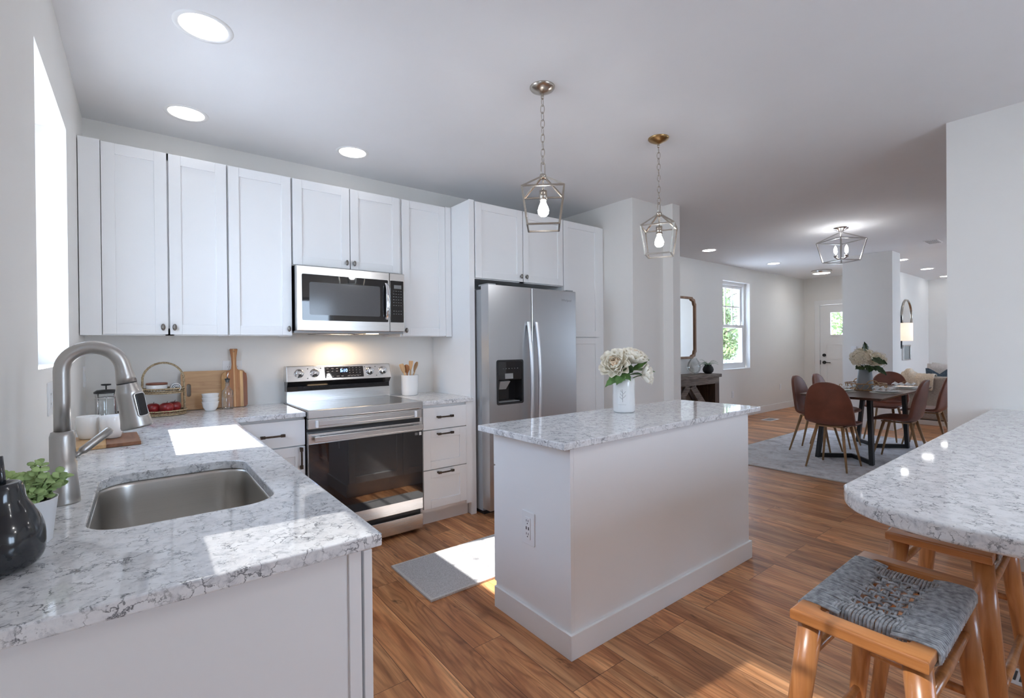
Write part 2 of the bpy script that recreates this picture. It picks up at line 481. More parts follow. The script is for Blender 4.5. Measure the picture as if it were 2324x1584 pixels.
class MB:
    """collects shapes and links them as ONE mesh object"""
    def __init__(self):
        self.v = []; self.f = []; self.mi = []; self.smooth = []
        self.cur = 0; self.sm = False; self.T = Matrix()
    def add(self, vs, fs, smooth=None):
        o = len(self.v)
        self.v += [self.T @ Vector(p) for p in vs]
        for f in fs:
            self.f.append([i + o for i in f]); self.mi.append(self.cur)
            self.smooth.append(self.sm if smooth is None else smooth)
        return self
    def box(self, x0, y0, z0, x1, y1, z1):
        x0, x1 = min(x0, x1), max(x0, x1); y0, y1 = min(y0, y1), max(y0, y1); z0, z1 = min(z0, z1), max(z0, z1)
        vs = [(x0, y0, z0), (x1, y0, z0), (x1, y1, z0), (x0, y1, z0), (x0, y0, z1), (x1, y0, z1), (x1, y1, z1), (x0, y1, z1)]
        return self.add(vs, [(0, 3, 2, 1), (4, 5, 6, 7), (0, 1, 5, 4), (1, 2, 6, 5), (2, 3, 7, 6), (3, 0, 4, 7)], False)
    def hexa(self, bot, top):
        vs = list(bot) + list(top)
        return self.add(vs, [(0, 3, 2, 1), (4, 5, 6, 7), (0, 1, 5, 4), (1, 2, 6, 5), (2, 3, 7, 6), (3, 0, 4, 7)], False)
    def lathe(self, prof, n=32, c=(0, 0, 0), smooth=True, squash=None):
        """prof: list of (r, z); r=0 closes the end"""
        rows = []; vs = []
        for r, z in prof:
            if r < 1e-6:
                rows.append([len(vs)]); vs.append((c[0], c[1], c[2] + z))
            else:
                st = len(vs)
                for i in range(n):
                    a = 2 * pi * i / n
                    k = squash or (1, 1)
                    vs.append((c[0] + r * cos(a) * k[0], c[1] + r * sin(a) * k[1], c[2] + z))
                rows.append(list(range(st, st + n)))
        fs = []
        for a, b in zip(rows, rows[1:]):
            for i in range(n):
                j = (i + 1) % n
                if len(a) == 1 and len(b) == 1: continue
                if len(a) == 1: fs.append((a[0], b[j], b[i]))
                elif len(b) == 1: fs.append((a[i], a[j], b[0]))
                else: fs.append((a[i], a[j], b[j], b[i]))
        return self.add(vs, fs, smooth)
    def cyl(self, c, r, h, n=24, r2=None):
        r2 = r if r2 is None else r2
        self.lathe([(0, 0), (r, 0)], n, c, False); self.lathe([(r, 0), (r2, h)], n, c, True); self.lathe([(r2, h), (0, h)], n, c, False)
        return self
    def tube(self, pts, r, n=8, closed=False, smooth=True, caps=True, flat=1.0):
        pts = [Vector(p) for p in pts]
        rs = r if isinstance(r, (list, tuple)) else [r] * len(pts)
        m = len(pts)
        tang = []
        for i in range(m):
            if closed: t = pts[(i + 1) % m] - pts[i - 1]
            else: t = pts[min(i + 1, m - 1)] - pts[max(i - 1, 0)]
            tang.append(t.normalized() if t.length > 1e-9 else Vector((0, 0, 1)))
        ref = Vector((0, 0, 1)) if abs(tang[0].z) < 0.9 else Vector((1, 0, 0))
        u = (ref - tang[0] * ref.dot(tang[0])).normalized()
        vs = []
        for i in range(m):
            t = tang[i]
            u = (u - t * u.dot(t))
            u = u.normalized() if u.length > 1e-9 else t.orthogonal().normalized()
            w = t.cross(u)
            for k in range(n):
                a = 2 * pi * k / n + (pi / 4 if n == 4 else 0)
                vs.append(tuple(pts[i] + (u * cos(a) * flat + w * sin(a)) * rs[i]))
        fs = []
        for i in range(m if closed else m - 1):
            a = i * n; b = ((i + 1) % m) * n
            for k in range(n):
                l = (k + 1) % n
                fs.append((a + k, a + l, b + l, b + k))
        if caps and not closed:
            fs.append(tuple(range(n - 1, -1, -1))); fs.append(tuple((m - 1) * n + k for k in range(n)))
        return self.add(vs, fs, smooth)
    def bar(self, a, b, w, h=None):
        """rectangular bar from a to b"""
        a = Vector(a); b = Vector(b); t = (b - a).normalized(); h = h or w
        ref = Vector((0, 0, 1)) if abs(t.z) < 0.95 else Vector((0, 1, 0))
        s = t.cross(ref).normalized(); u = s.cross(t)
        q = [s * w / 2 + u * h / 2, -s * w / 2 + u * h / 2, -s * w / 2 - u * h / 2, s * w / 2 - u * h / 2]
        return self.hexa([tuple(a + x) for x in q], [tuple(b + x) for x in q])
    def sphere(self, c, r, n=16, k=(1, 1, 1)):
        prof = [(r * sin(pi * i / n), -r * cos(pi * i / n)) for i in range(n + 1)]
        prof[0] = (0, -r); prof[-1] = (0, r)
        old = self.T
        self.T = old @ Matrix.Translation(Vector(c)) @ Matrix.Diagonal((k[0], k[1], k[2], 1))
        self.lathe(prof, 2 * n, (0, 0, 0), True)
        self.T = old
        return self
    def grid(self, rows, smooth=True, close_u=False):
        n = len(rows[0]); vs = [tuple(p) for r in rows for p in r]; fs = []
        for i in range(len(rows) - 1):
            for j in range(n if close_u else n - 1):
                k = (j + 1) % n
                fs.append((i * n + j, i * n + k, (i + 1) * n + k, (i + 1) * n + j))
        return self.add(vs, fs, smooth)
    def prism(self, poly, z0, z1):
        n = len(poly)
        vs = [(x, y, z0) for x, y in poly] + [(x, y, z1) for x, y in poly]
        fs = [tuple(range(n - 1, -1, -1)), tuple(range(n, 2 * n))] + [(i, (i + 1) % n, n + (i + 1) % n, n + i) for i in range(n)]
        return self.add(vs, fs, False)
    def build(self, name, mat, parent=None, bevel=0, seg=2, subsurf=0, solid=0, loc=None, rot=None, angle=35):
        me = bpy.data.meshes.new(name)
        me.from_pydata([tuple(p) for p in self.v], [], self.f)
        ms = mat if isinstance(mat, (list, tuple)) else [mat]
        for x in ms: me.materials.append(x)
        for p, i, s in zip(me.polygons, self.mi, self.smooth):
            p.material_index = i; p.use_smooth = s
        bm = bmesh.new(); bm.from_mesh(me); bmesh.ops.recalc_face_normals(bm, faces=bm.faces); bm.to_mesh(me); bm.free()
        o = bpy.data.objects.new(name, me); COL.objects.link(o)
        if parent is not None: o.parent = parent
        if loc is not None: o.location = loc
        if rot is not None: o.rotation_euler = rot
        if solid:
            md = o.modifiers.new('solid', 'SOLIDIFY'); md.thickness = solid; md.offset = 0
        if bevel:
            md = o.modifiers.new('bevel', 'BEVEL'); md.width = bevel; md.segments = seg; md.limit_method = 'ANGLE'; md.angle_limit = radians(angle)
            md.harden_normals = False
        if subsurf:
            md = o.modifiers.new('sub', 'SUBSURF'); md.levels = subsurf; md.render_levels = subsurf
        return o

def tag(o, label=None, cat=None, group=None, kind=None):
    if label: o['label'] = label
    if cat: o['category'] = cat
    if group: o['group'] = group
    if kind: o['kind'] = kind
    return o

def thing(name, label, cat, loc=(0, 0, 0), rz=0.0, group=None):
    o = bpy.data.objects.new(name, None); COL.objects.link(o)
    o.empty_display_size = 0.05
    o.location = loc; o.rotation_euler = (0, 0, rz)
    return tag(o, label, cat, group)

def copy_tree(src, parent=None, skip=()):
    c = src.copy(); COL.objects.link(c)
    if parent is not None: c.parent = parent
    for ch in [x for x in SC.objects if x.parent == src]:
        copy_tree(ch, c)
    return c

def dup(src, loc, rz, label, group=None):
    c = copy_tree(src); c.location = loc; c.rotation_euler = (0, 0, rz); c['label'] = label
    if group: c['group'] = group
    return c

def struct(o): o['kind'] = 'structure'; return o

def rrect(x0, y0, x1, y1, r, n=6):
    pts = []
    for cx, cy, a0 in ((x1 - r, y1 - r, 0), (x0 + r, y1 - r, pi / 2), (x0 + r, y0 + r, pi), (x1 - r, y0 + r, 1.5 * pi)):
        for i in range(n + 1):
            a = a0 + pi / 2 * i / n
            pts.append((cx + r * cos(a), cy + r * sin(a)))
    return pts

def outline_slab(name, loops, z0, z1, mat, parent=None, bevel=0.0, res=2, T=None):
    """flat slab from outlines (first outer, the rest holes), edges rounded by bevel"""
    cu = bpy.data.curves.new(name, 'CURVE'); cu.dimensions = '2D'; cu.fill_mode = 'BOTH'
    cu.extrude = (z1 - z0) / 2 - bevel; cu.bevel_depth = bevel; cu.bevel_resolution = res; cu.offset = -bevel
    for lp in loops:
        s = cu.splines.new('POLY'); s.points.add(len(lp) - 1)
        for p, (x, y) in zip(s.points, lp): p.co = (x, y, 0, 1)
        s.use_cyclic_u = True
    tmp = bpy.data.objects.new('tmp', cu); COL.objects.link(tmp)
    bpy.context.view_layer.update()
    me = bpy.data.meshes.new_from_object(tmp.evaluated_get(bpy.context.evaluated_depsgraph_get()))
    bpy.data.objects.remove(tmp); bpy.data.curves.remove(cu)
    me.name = name
    me.transform(Matrix.Translation((0, 0, (z0 + z1) / 2)))
    if T is not None: me.transform(T)
    me.materials.clear(); me.materials.append(mat)
    bm = bmesh.new(); bm.from_mesh(me); bmesh.ops.remove_doubles(bm, verts=bm.verts, dist=1e-5)
    bmesh.ops.recalc_face_normals(bm, faces=bm.faces); bm.to_mesh(me); bm.free()
    for p in me.polygons: p.use_smooth = False
    o = bpy.data.objects.new(name, me); COL.objects.link(o)
    if parent is not None: o.parent = parent
    return o

def lettering(name, text, size, mat, parent, T, depth=0.0004, align='CENTER', shear=0.0):
    cu = bpy.data.curves.new(name, 'FONT'); cu.body = text; cu.size = size; cu.extrude = depth; cu.align_x = align; cu.align_y = 'CENTER'; cu.shear = shear
    tmp = bpy.data.objects.new('tmp', cu); COL.objects.link(tmp)
    bpy.context.view_layer.update()
    me = bpy.data.meshes.new_from_object(tmp.evaluated_get(bpy.context.evaluated_depsgraph_get()))
    bpy.data.objects.remove(tmp); bpy.data.curves.remove(cu)
    me.transform(T); me.materials.clear(); me.materials.append(mat)
    o = bpy.data.objects.new(name, me); COL.objects.link(o)
    if parent is not None: o.parent = parent
    return o

FACE_Y = Matrix(((1, 0, 0, 0), (0, 0, -1, 0), (0, 1, 0, 0), (0, 0, 0, 1)))     # XY outline -> XZ, front facing -Y
FACE_X = Matrix(((0, 0, -1, 0), (-1, 0, 0, 0), (0, 1, 0, 0), (0, 0, 0, 1)))    # XY outline -> facing -X
def at(x, y, z): return Matrix.Translation((x, y, z))

# ------------------------------------------------------------------ the shell of the house
CZ = 2.657
WX = -0.012
struct(MB().box(WX - 0.3, -6.2, -0.12, 14.2, 0.75, 0).build('floor', FLOOR))
struct(MB().box(WX - 0.3, -6.2, CZ, 14.2, 0.75, CZ + 0.2).build('ceiling', CEIL))
GROUND = pmat('pale_concrete_ground', (0.62, 0.61, 0.58), 0.9, var=0.1)
struct(MB().box(-8, -14, -0.30, 34, 22, -0.14).build('ground', GROUND))

def wall_x(name, x0, x1, y0, y1, holes=()):
    """wall slab between x0..x1 running along y with openings (ya, yb, za, zb)"""
    m = MB(); ys = sorted({y0, y1, *[h[0] for h in holes], *[h[1] for h in holes]})
    for a, b in zip(ys, ys[1:]):
        hs = [h for h in holes if h[0] <= a + 1e-6 and h[1] >= b - 1e-6]
        if not hs: m.box(x0, a, 0, x1, b, CZ)
        else:
            h = hs[0]
            if h[2] > 0.001: m.box(x0, a, 0, x1, b, h[2])
            m.box(x0, a, h[3], x1, b, CZ)
    return struct(m.build(name, WALL))

def wall_y(name, y0, y1, x0, x1, holes=()):
    m = MB(); xs = sorted({x0, x1, *[h[0] for h in holes], *[h[1] for h in holes]})
    for a, b in zip(xs, xs[1:]):
        hs = [h for h in holes if h[0] <= a + 1e-6 and h[1] >= b - 1e-6]
        if not hs: m.box(a, y0, 0, b, y1, CZ)
        else:
            h = hs[0]
            if h[2] > 0.001: m.box(a, y0, 0, b, y1, h[2])
            m.box(a, y0, h[3], b, y1, CZ)
    return struct(m.build(name, WALL))

W1 = (-1.60, -0.775, 1.245, 2.305)        # sink window
W2 = (-3.55, -2.445, 1.245, 2.305)         # second window on the sink wall, beside the camera
W3 = (8.075, 9.02, 0.865, 2.395)          # dining window
W4 = (0.75, 2.45, 0.02, 2.15)               # unseen glazed opening, added to bring in daylight
wall_x('wall_left', WX - 0.19, WX, -5.6, 0.15, [W1, W2, W4])
wall_y('wall_back', 0.0, 0.15, WX, 3.82)
W6 = (1.7, 2.9, 1.05, 2.15)             # unseen window behind the camera, added to brighten the island front
wall_y('wall_front', -5.75, -5.6, WX - 0.19, 4.33, [W6])
wall_x('wall_right', 4.19, 4.33, -5.6, -3.04)
struct(MB().box(3.82, -0.94, 0, 4.288, 0.15, CZ).build('wall_corner', WALL))
struct(MB().box(4.288, -1.05, 0, 4.406, 0.65, CZ).build('wall_opening', WALL))
wall_y('wall_dining', 0.5, 0.65, 4.406, 11.55, [W3])
wall_x('wall_far', 11.4, 11.55, -0.965, 0.5, [(-0.72, 0.205, 0.0, 2.09)])
struct(MB().box(9.0, -1.60, 0, 9.4, -0.965, CZ).box(9.4, -1.05, 0, 14.02, -0.965, CZ).build('wall_partition', WALL))
wall_x('wall_living', 13.87, 14.02, -6.15, -1.05)
wall_y('wall_side', -6.15, -6.0, 4.19, 14.02, [(9.6, 12.6, 0.7, 2.2)])
wall_x('wall_end', 4.19, 4.33, -6.0, -5.75)

def baseboard(name, x0, y0, x1, y1):
    struct(MB().box(x0, y0, 0, x1, y1, 0.125).build(name, TRIM, bevel=0.003))
baseboard('baseboard_dining', 4.406, 0.486, 11.4, 0.5)
baseboard('baseboard_far', 11.386, 0.30, 11.4, 0.486)
baseboard('baseboard_partition', 8.986, -1.614, 9.0, -0.951)
baseboard('baseboard_hall', 9.0, -0.965, 11.386, -0.951)
baseboard('baseboard_return', 9.0, -1.614, 9.4, -1.60)
baseboard('baseboard_living', 9.4, -1.064, 13.87, -1.05)
baseboard('baseboard_end', 13.856, -6.0, 13.87, -1.064)
baseboard('baseboard_opening', 4.274, -1.05, 4.288, -0.94)
baseboard('baseboard_corner', 3.806, -0.954, 4.274, -0.94)
baseboard('baseboard_right', 4.176, -5.6, 4.19, -3.04)
baseboard('baseboard_left', WX, -3.94, WX + 0.014, -2.78)

# windows: frame, two sashes, pane, grid bars
def window_x(name, W, x0, x1, tn, tf):
    """double-hung window in a wall facing x; tn / tf = frame width at the near and far jamb"""
    ya, yb, za, zb = W
    zm = za + (zb - za) * 0.425; t = 0.045
    m = MB()
    m.box(x0, ya, za, x1, ya + tn, zb); m.box(x0, yb - tf, za, x1, yb, zb); m.box(x0, ya + tn, zb - t, x1, yb - tf, zb); m.box(x0, ya + tn, za, x1, yb - tf, za + t)
    root = struct(m.build(name, TRIM))
    for nm, z0, z1, xs, g in (('lower_sash', za + t, zm + 0.02, x1 - 0.035, False), ('upper_sash', zm - 0.02, zb - t, x0 + 0.005, True)):
        s = MB(); w = 0.034; a, b = ya + tn, yb - tf; wf = 0.02
        s.box(xs, a, z0, xs + 0.03, a + w, z1); s.box(xs, b - wf, z0, xs + 0.03, b, z1); s.box(xs, a + w, z1 - w, xs + 0.03, b - wf, z1); s.box(xs, a + w, z0, xs + 0.03, b - wf, z0 + w)
        so = s.build(nm, TRIM, root)
        MB().box(xs + 0.012, a + w, z0 + w, xs + 0.016, b - wf, z1 - w).build('pane', GLASSW, so)
        if g:
            gb = MB()
            for q in (1, 2):
                ym = a + w + (b - wf - a - w) * q / 3; zc = z0 + w + (z1 - z0 - 2 * w) * q / 3
                gb.box(xs + 0.010, ym - 0.006, z0 + w, xs + 0.018, ym + 0.006, z1 - w)
                gb.box(xs + 0.010, a + w, zc - 0.006, xs + 0.018, b - wf, zc + 0.006)
            gb.build('grid_bars', TRIM, so)
    return root
window_x('window_1', W1, WX - 0.19, WX - 0.13, 0.06, 0.005)
w2 = window_x('window_2', W2, WX - 0.19, WX - 0.13, 0.06, 0.005)
MB().box(WX - 0.1905, W2[0], W2[2], WX - 0.1895, W2[1], W2[3]).build('sun_dimming_screen', SCREEN, w2)  # unseen screen added to dim the sun through this window

def window_y(name, W, y0, y1):
    xa, xb, za, zb = W
    zm = za + (zb - za) * 0.49
    m = MB(); t = 0.05
    m.box(xa, y0, za, xa + t, y1, zb); m.box(xb - t, y0, za, xb, y1, zb); m.box(xa + t, y0, zb - t, xb - t, y1, zb); m.box(xa + t, y0, za, xb - t, y1, za + t)
    root = struct(m.build(name, TRIM))
    for nm, z0, z1, ys, g in (('lower_sash', za + t, zm + 0.025, y0 + 0.004, False), ('upper_sash', zm - 0.025, zb - t, y0 + 0.045, True)):
        s = MB(); w = 0.05; a, b = xa + t, xb - t
        s.box(a, ys, z0, a + w, ys + 0.035, z1); s.box(b - w, ys, z0, b, ys + 0.035, z1); s.box(a + w, ys, z1 - w, b - w, ys + 0.035, z1); s.box(a + w, ys, z0, b - w, ys + 0.035, z0 + w)
        so = s.build(nm, TRIM, root)
        MB().box(a + w, ys + 0.014, z0 + w, b - w, ys + 0.018, z1 - w).build('pane', GLASSW, so)
        if g:
            gb = MB(); zc = (z0 + z1) / 2
            for q in (1, 2):
                xm = a + w + (b - a - 2 * w) * q / 3
                gb.box(xm - 0.009, ys + 0.008, z0 + w, xm + 0.009, ys + 0.024, z1 - w)
            gb.box(a + w, ys + 0.008, zc - 0.009, b - w, ys + 0.024, zc + 0.009)
            gb.build('grid_bars', TRIM, so)
        else:
            for q in (0.3, 0.7):
                MB().box(a + (b - a) * q - 0.03, ys - 0.0, z1, a + (b - a) * q + 0.03, ys + 0.03, z1 + 0.012).build('sash_lock', TRIM, so, bevel=0.004)
    return root
window_y('window_3', W3, 0.59, 0.68)
struct(MB().box(8.06, 0.494, 0.845, 9.035, 0.62, 0.866).build('trim_1', TRIM, bevel=0.003))
def added_glazing():  # unseen glazed door, put in as an extra daylight source
    ya, yb, za, zb = W4
    m = MB(); t = 0.06; x0, x1 = WX - 0.16, WX - 0.08
    m.box(x0, ya, za, x1, ya + t, zb).box(x0, yb - t, za, x1, yb, zb).box(x0, ya + t, zb - t, x1, yb - t, zb).box(x0, ya + t, za, x1, yb - t, za + t).box(x0 + 0.01, (ya + yb) / 2 - t, za + t, x1 - 0.01, (ya + yb) / 2 + t, zb - t)
    r = struct(m.build('added_window_4', TRIM))
    MB().box(WX - 0.122, ya + t, za + t, WX - 0.118, yb - t, zb - t).build('pane', GLASSW, r)
added_glazing()
def added_rear_window():  # unseen window, put in as fill from behind
    xa, xb, za, zb = W6; t = 0.05; m = MB()
    m.box(xa, -5.72, za, xa + t, -5.65, zb).box(xb - t, -5.72, za, xb, -5.65, zb).box(xa + t, -5.72, za, xb - t, -5.65, za + t).box(xa + t, -5.72, zb - t, xb - t, -5.65, zb).box((xa + xb) / 2 - 0.03, -5.71, za + t, (xa + xb) / 2 + 0.03, -5.66, zb - t)
    r = struct(m.build('added_window_6', TRIM))
    MB().box(xa + t, -5.687, za + t, xb - t, -5.683, zb - t).build('pane', GLASSW, r)
added_rear_window()
def side_window():
    m = MB(); t = 0.06
    m.box(9.6, -6.12, 0.7, 9.66, -6.05, 2.2).box(12.54, -6.12, 0.7, 12.6, -6.05, 2.2).box(9.6, -6.12, 0.7, 12.6, -6.05, 0.76).box(9.6, -6.12, 2.14, 12.6, -6.05, 2.2)
    for x in (10.6, 11.6): m.box(x - 0.04, -6.12, 0.76, x + 0.04, -6.05, 2.14)
    r = struct(m.build('window_5', TRIM))
    MB().box(9.66, -6.09, 0.76, 12.54, -6.086, 2.14).build('pane', GLASSW, r)
side_window()

def front_door():
    root = struct(MB().box(11.42, -0.70, 0.01, 11.465, 0.20, 2.085).build('door_1', TRIM))
    # casing
    c = MB().box(11.375, 0.20, 0, 11.40, 0.29, 2.09).box(11.375, -0.80, 0, 11.40, -0.71, 2.09).box(11.375, -0.80, 2.09, 11.40, 0.29, 2.18)
    struct(c.build('trim_2', TRIM, bevel=0.003))
    p = MB()
    for ya, yb in ((-0.60, -0.285), (-0.225, 0.09)):
        p.box(11.410, ya, 0.22, 11.42, yb, 0.235).box(11.410, ya, 1.265, 11.42, yb, 1.28).box(11.410, ya, 0.235, 11.42, ya + 0.015, 1.265).box(11.410, yb - 0.015, 0.235, 11.42, yb, 1.265)
    p.build('panel_moulding', TRIM, root)
    g = MB()
    ya, yb, za, zb = -0.52, 0.01, 1.47, 1.925
    g.box(11.408, ya - 0.03, za - 0.03, 11.42, yb + 0.03, za).box(11.408, ya - 0.03, zb, 11.42, yb + 0.03, zb + 0.03).box(11.408, ya - 0.03, za, 11.42, ya, zb).box(11.408, yb, za, 11.42, yb + 0.03, zb)
    g.build('glazing_frame', TRIM, root)
    # real opening for the lite: the slab is rebuilt around it
    me = MB().box(11.42, -0.70, 0.01, 11.465, 0.20, za).box(11.42, -0.70, zb, 11.465, 0.20, 2.085).box(11.42, -0.70, za, 11.465, ya, zb).box(11.42, yb, za, 11.465, 0.20, zb)
    t = me.build('door_1', TRIM); old = root.data; root.data = t.data; bpy.data.objects.remove(t); bpy.data.meshes.remove(old)
    MB().box(11.438, ya, za, 11.442, yb, zb).build('pane', GLASSW, root)
    d = MB(); d.T = TF((11.42, 0.125, 1.05), (0, -pi / 2, 0)); d.cyl((0, 0, 0), 0.032, 0.02, 24).cyl((0, 0, 0.02), 0.022, 0.012, 24)
    d.build('deadbolt', BLACKMET, root)
    h = MB(); h.T = TF((11.42, 0.125, 0.90), (0, -pi / 2, 0)); h.cyl((0, 0, 0), 0.034, 0.012, 24).cyl((0, 0, 0.012), 0.012, 0.035, 16)
    h.T = Matrix(); h.tube([(11.375, 0.125, 0.90), (11.372, 0.08, 0.90), (11.372, 0.0, 0.896)], [0.010, 0.009, 0.008], 10)
    h.build('lever_handle', BLACKMET, root)
    MB().box(11.412, 0.192, 0.855, 11.422, 0.203, 0.945).build('strike_plate', BLACKMET, root)
front_door()

def portal(name, loc, rot, w, h):
    """sampling portal in a window opening: lets sky light in with less noise, gives none of its own"""
    l = bpy.data.lights.new(name, 'AREA'); l.shape = 'RECTANGLE'; l.size = w; l.size_y = h; l.energy = 1.0
    l.cycles.is_portal = True
    o = bpy.data.objects.new(name, l); COL.objects.link(o); o.location = loc; o.rotation_euler = rot
portal('sky_portal', (WX - 0.2, -4.675, 1.085), (0, radians(-90), 0), 2.13, 1.45)
portal('sky_portal', (WX - 0.2, -1.19, 1.775), (0, radians(-90), 0), 1.06, 0.83)
portal('sky_portal', (WX - 0.2, -3.0, 1.775), (0, radians(-90), 0), 1.06, 1.1)
portal('sky_portal', (2.3, -5.78, 1.6), (radians(90), 0, 0), 1.2, 1.1)
portal('sky_portal', (8.55, 0.69, 1.63), (radians(-90), 0, 0), 0.95, 1.53)
portal('sky_portal', (11.1, -6.17, 1.45), (radians(90), 0, 0), 3.0, 1.5)
portal('sky_portal', (11.5, -0.255, 1.70), (0, radians(90), 0), 0.46, 0.53)

# ------------------------------------------------------------------ cabinets
def W(root, extra=None):
    m = MB(); m.T = Matrix.Translation(-Vector(root.location))
    if extra is not None: m.T = m.T @ extra
    return m

def shaker(root, F, x0, x1, z0, z1, name='door', stile=0.058, th=0.019, flat=False):
    """door or drawer front in frame F: x width, z height, front face at y=0 looking to -y"""
    m = W(root, F)
    if flat:
        m.box(x0, 0, z0, x1, th, z1)
    else:
        m.box(x0, 0, z0, x0 + stile, th, z1).box(x1 - stile, 0, z0, x1, th, z1)
        m.box(x0 + stile, 0, z1 - stile, x1 - stile, th, z1).box(x0 + stile, 0, z0, x1 - stile, th, z0 + stile)
        m.box(x0 + stile - 0.002, 0.009, z0 + stile - 0.002, x1 - stile + 0.002, th - 0.001, z1 - stile + 0.002)
    return m.build(name, CAB, root, bevel=0.0016, seg=2)

def knob(door, root, F, x, z):
    m = W(root, F)
    m.T = m.T @ TF((x, 0, z), (pi / 2, 0, 0))
    m.lathe([(0.006, 0), (0.005, 0.010)], 14)
    m.T = m.T @ Matrix.Diagonal((0.62, 1.12, 1, 1))
    m.lathe([(0.008, 0.008), (0.015, 0.012), (0.0175, 0.018), (0.015, 0.023), (0.008, 0.026), (0, 0.027)], 20)
    return m.build('knob', KNOB, door)

def pull(door, root, F, x, z, length=0.115, vertical=False):
    m = W(root, F)
    m.T = m.T @ TF((x, 0, z), (0, pi / 2 if vertical else 0, 0))
    h = length / 2
    for s in (-1, 1):
        m.box(s * h - 0.007, -0.026, -0.006, s * h + 0.007, 0.0, 0.006)
        m.box(s * h - 0.012 + (-s) * 0.004, -0.032, -0.0085, s * h + 0.012 + (-s) * 0.004, -0.020, 0.0085)
    m.tube([(-h, -0.027, 0), (-h * 0.5, -0.030, 0), (0, -0.031, 0), (h * 0.5, -0.030, 0), (h, -0.027, 0)], 0.006, 8)
    return m.build('pull_handle', PULL, door, bevel=0.001)

ID = Matrix()
UB, UT, UF = 1.385, 2.44, -0.333      # uppers: bottom, top, door plane

def upper(name, label, x0, x1, z0, doors, depth=None, yf=UF, filler=None, group='wall cabinets above the worktop'):
    root = thing(name, label, 'cabinet', (x0, 0, z0), group=group)
    yb = yf + 0.021
    m = W(root); t = 0.018
    m.box(x0, yb, z0, x0 + t, -0.002, UT).box(x1 - t, yb, z0, x1, -0.002, UT).box(x0 + t, yb, UT - t, x1 - t, -0.002, UT)
    m.box(x0 + t, yb, z0 + 0.01, x1 - t, -0.002, z0 + 0.01 + t).box(x0 + t, -0.02, z0 + t, x1 - t, -0.002, UT - t)
    for a in ([d[0] for d in doors[1:]]): m.box(a - 0.02, yb, z0, a + 0.02, yb + 0.018, UT)
    m.box(x0 + t, yb, z0, x1 - t, yb + 0.018, z0 + 0.04).box(x0 + t, yb, UT - 0.04, x1 - t, yb + 0.018, UT)
    m.build('cabinet_box', CAB, root)
    if filler:
        W(root).box(filler[0], yf + 0.004, z0, filler[1], yb + 0.015, UT).build('filler_strip', CAB, root)
    F = at(0, yf, 0)
    for (a, b, kx) in doors:
        d = shaker(root, F, a + 0.002, b - 0.002, z0 + 0.006, UT - 0.006)
        if kx is not None: knob(d, root, F, kx, z0 + 0.047)
    return root

upper('wall_cabinet', 'white two door shaker wall cabinet in the corner by the sink window', -0.009, 0.673, UB, [(0.082, 0.374, 0.348), (0.379, 0.672, 0.402)], filler=(-0.008, 0.081))
upper('wall_cabinet', 'white single door shaker wall cabinet just left of the microwave', 0.675, 1.043, UB, [(0.678, 1.041, 1.017)])
upper('wall_cabinet', 'short white two door cabinet above the microwave', 1.046, 1.812, 1.856, [(1.048, 1.429, 1.402), (1.431, 1.810, 1.456)])
upper('wall_cabinet', 'narrow white single door wall cabinet between microwave and fridge panel', 1.815, 2.262, UB, [(1.828, 2.205, 1.852)], filler=(2.206, 2.26))

def tall_side_panel():
    r = thing('fridge_side_panel', 'tall white panel left of the refrigerator, floor to cabinet top', 'panel', (2.264, 0, 0))
    W(r).box(2.264, -0.598, 0, 2.300, -0.001, 2.445).build('side_board', CAB, r, bevel=0.001)
    W(r).box(2.258, -0.604, 0, 2.306, -0.598, 2.445).build('front_edge_strip', CAB, r, bevel=0.001)
tall_side_panel()

def over_fridge():
    x0, x1, z0 = 2.308, 3.256, 1.835
    r = thing('fridge_top_cabinet', 'white two door cabinet above the refrigerator', 'cabinet', (x0, 0, z0))
    m = W(r); t = 0.018
    m.box(x0, -0.59, z0, x0 + t, -0.002, UT).box(x1 - t, -0.59, z0, x1, -0.002, UT).box(x0 + t, -0.59, z0, x1 - t, -0.002, z0 + t).box(x0 + t, -0.59, UT - t, x1 - t, -0.002, UT).box(2.765, -0.59, z0, 2.815, -0.57, UT)
    m.build('cabinet_box', CAB, r)
    F = at(0, -0.612, 0)
    for a, b, k in ((2.314, 2.786, 2.762), (2.794, 3.252, 2.820)):
        d = shaker(r, F, a, b, z0 + 0.006, UT - 0.006); knob(d, r, F, k, z0 + 0.05)
over_fridge()

def pantry():
    x0, x1 = 3.258, 3.778
    r = thing('pantry_cabinet', 'tall white pantry cabinet right of the refrigerator', 'cabinet', (x0, 0, 0))
    W(r).box(x0, -0.59, 0.1, x1, -0.002, UT).box(x0, -0.53, 0, x1, -0.1, 0.1).build('cabinet_box', CAB, r)
    W(r).box(x1, -0.585, 0.0, 3.818, -0.56, UT).build('filler_strip', CAB, r)
    F = at(0, -0.612, 0)
    shaker(r, F, x0 + 0.004, x1 - 0.045, 1.382, UT - 0.006, 'upper_door'); shaker(r, F, x0 + 0.004, x1 - 0.045, 0.11, 1.374, 'lower_door')
pantry()

# base cabinets on the range wall
def base_carcass(r, x0, x1, yf=-0.608, top=0.884):
    W(r).box(x0, yf, 0.105, x1, -0.004, top).build('cabinet_box', CAB, r)
    W(r).box(x0, yf + 0.055, 0.0, x1, yf + 0.075, 0.105).build('toe_kick', CAB, r)

def corner_base():
    r = thing('base_cabinet', 'white corner base cabinet with one drawer and a door left of the range', 'cabinet', (0.655, 0, 0), group='base cabinets on the range wall')
    base_carcass(r, 0.655, 1.038)
    F = at(0, -0.63, 0)
    d = shaker(r, F, 0.695, 1.036, 0.712, 0.868, 'drawer_front', flat=True); pull(d, r, F, 0.853, 0.786)
    d = shaker(r, F, 0.695, 1.036, 0.118, 0.704, 'door'); pull(d, r, F, 1.009, 0.636, vertical=True)
corner_base()

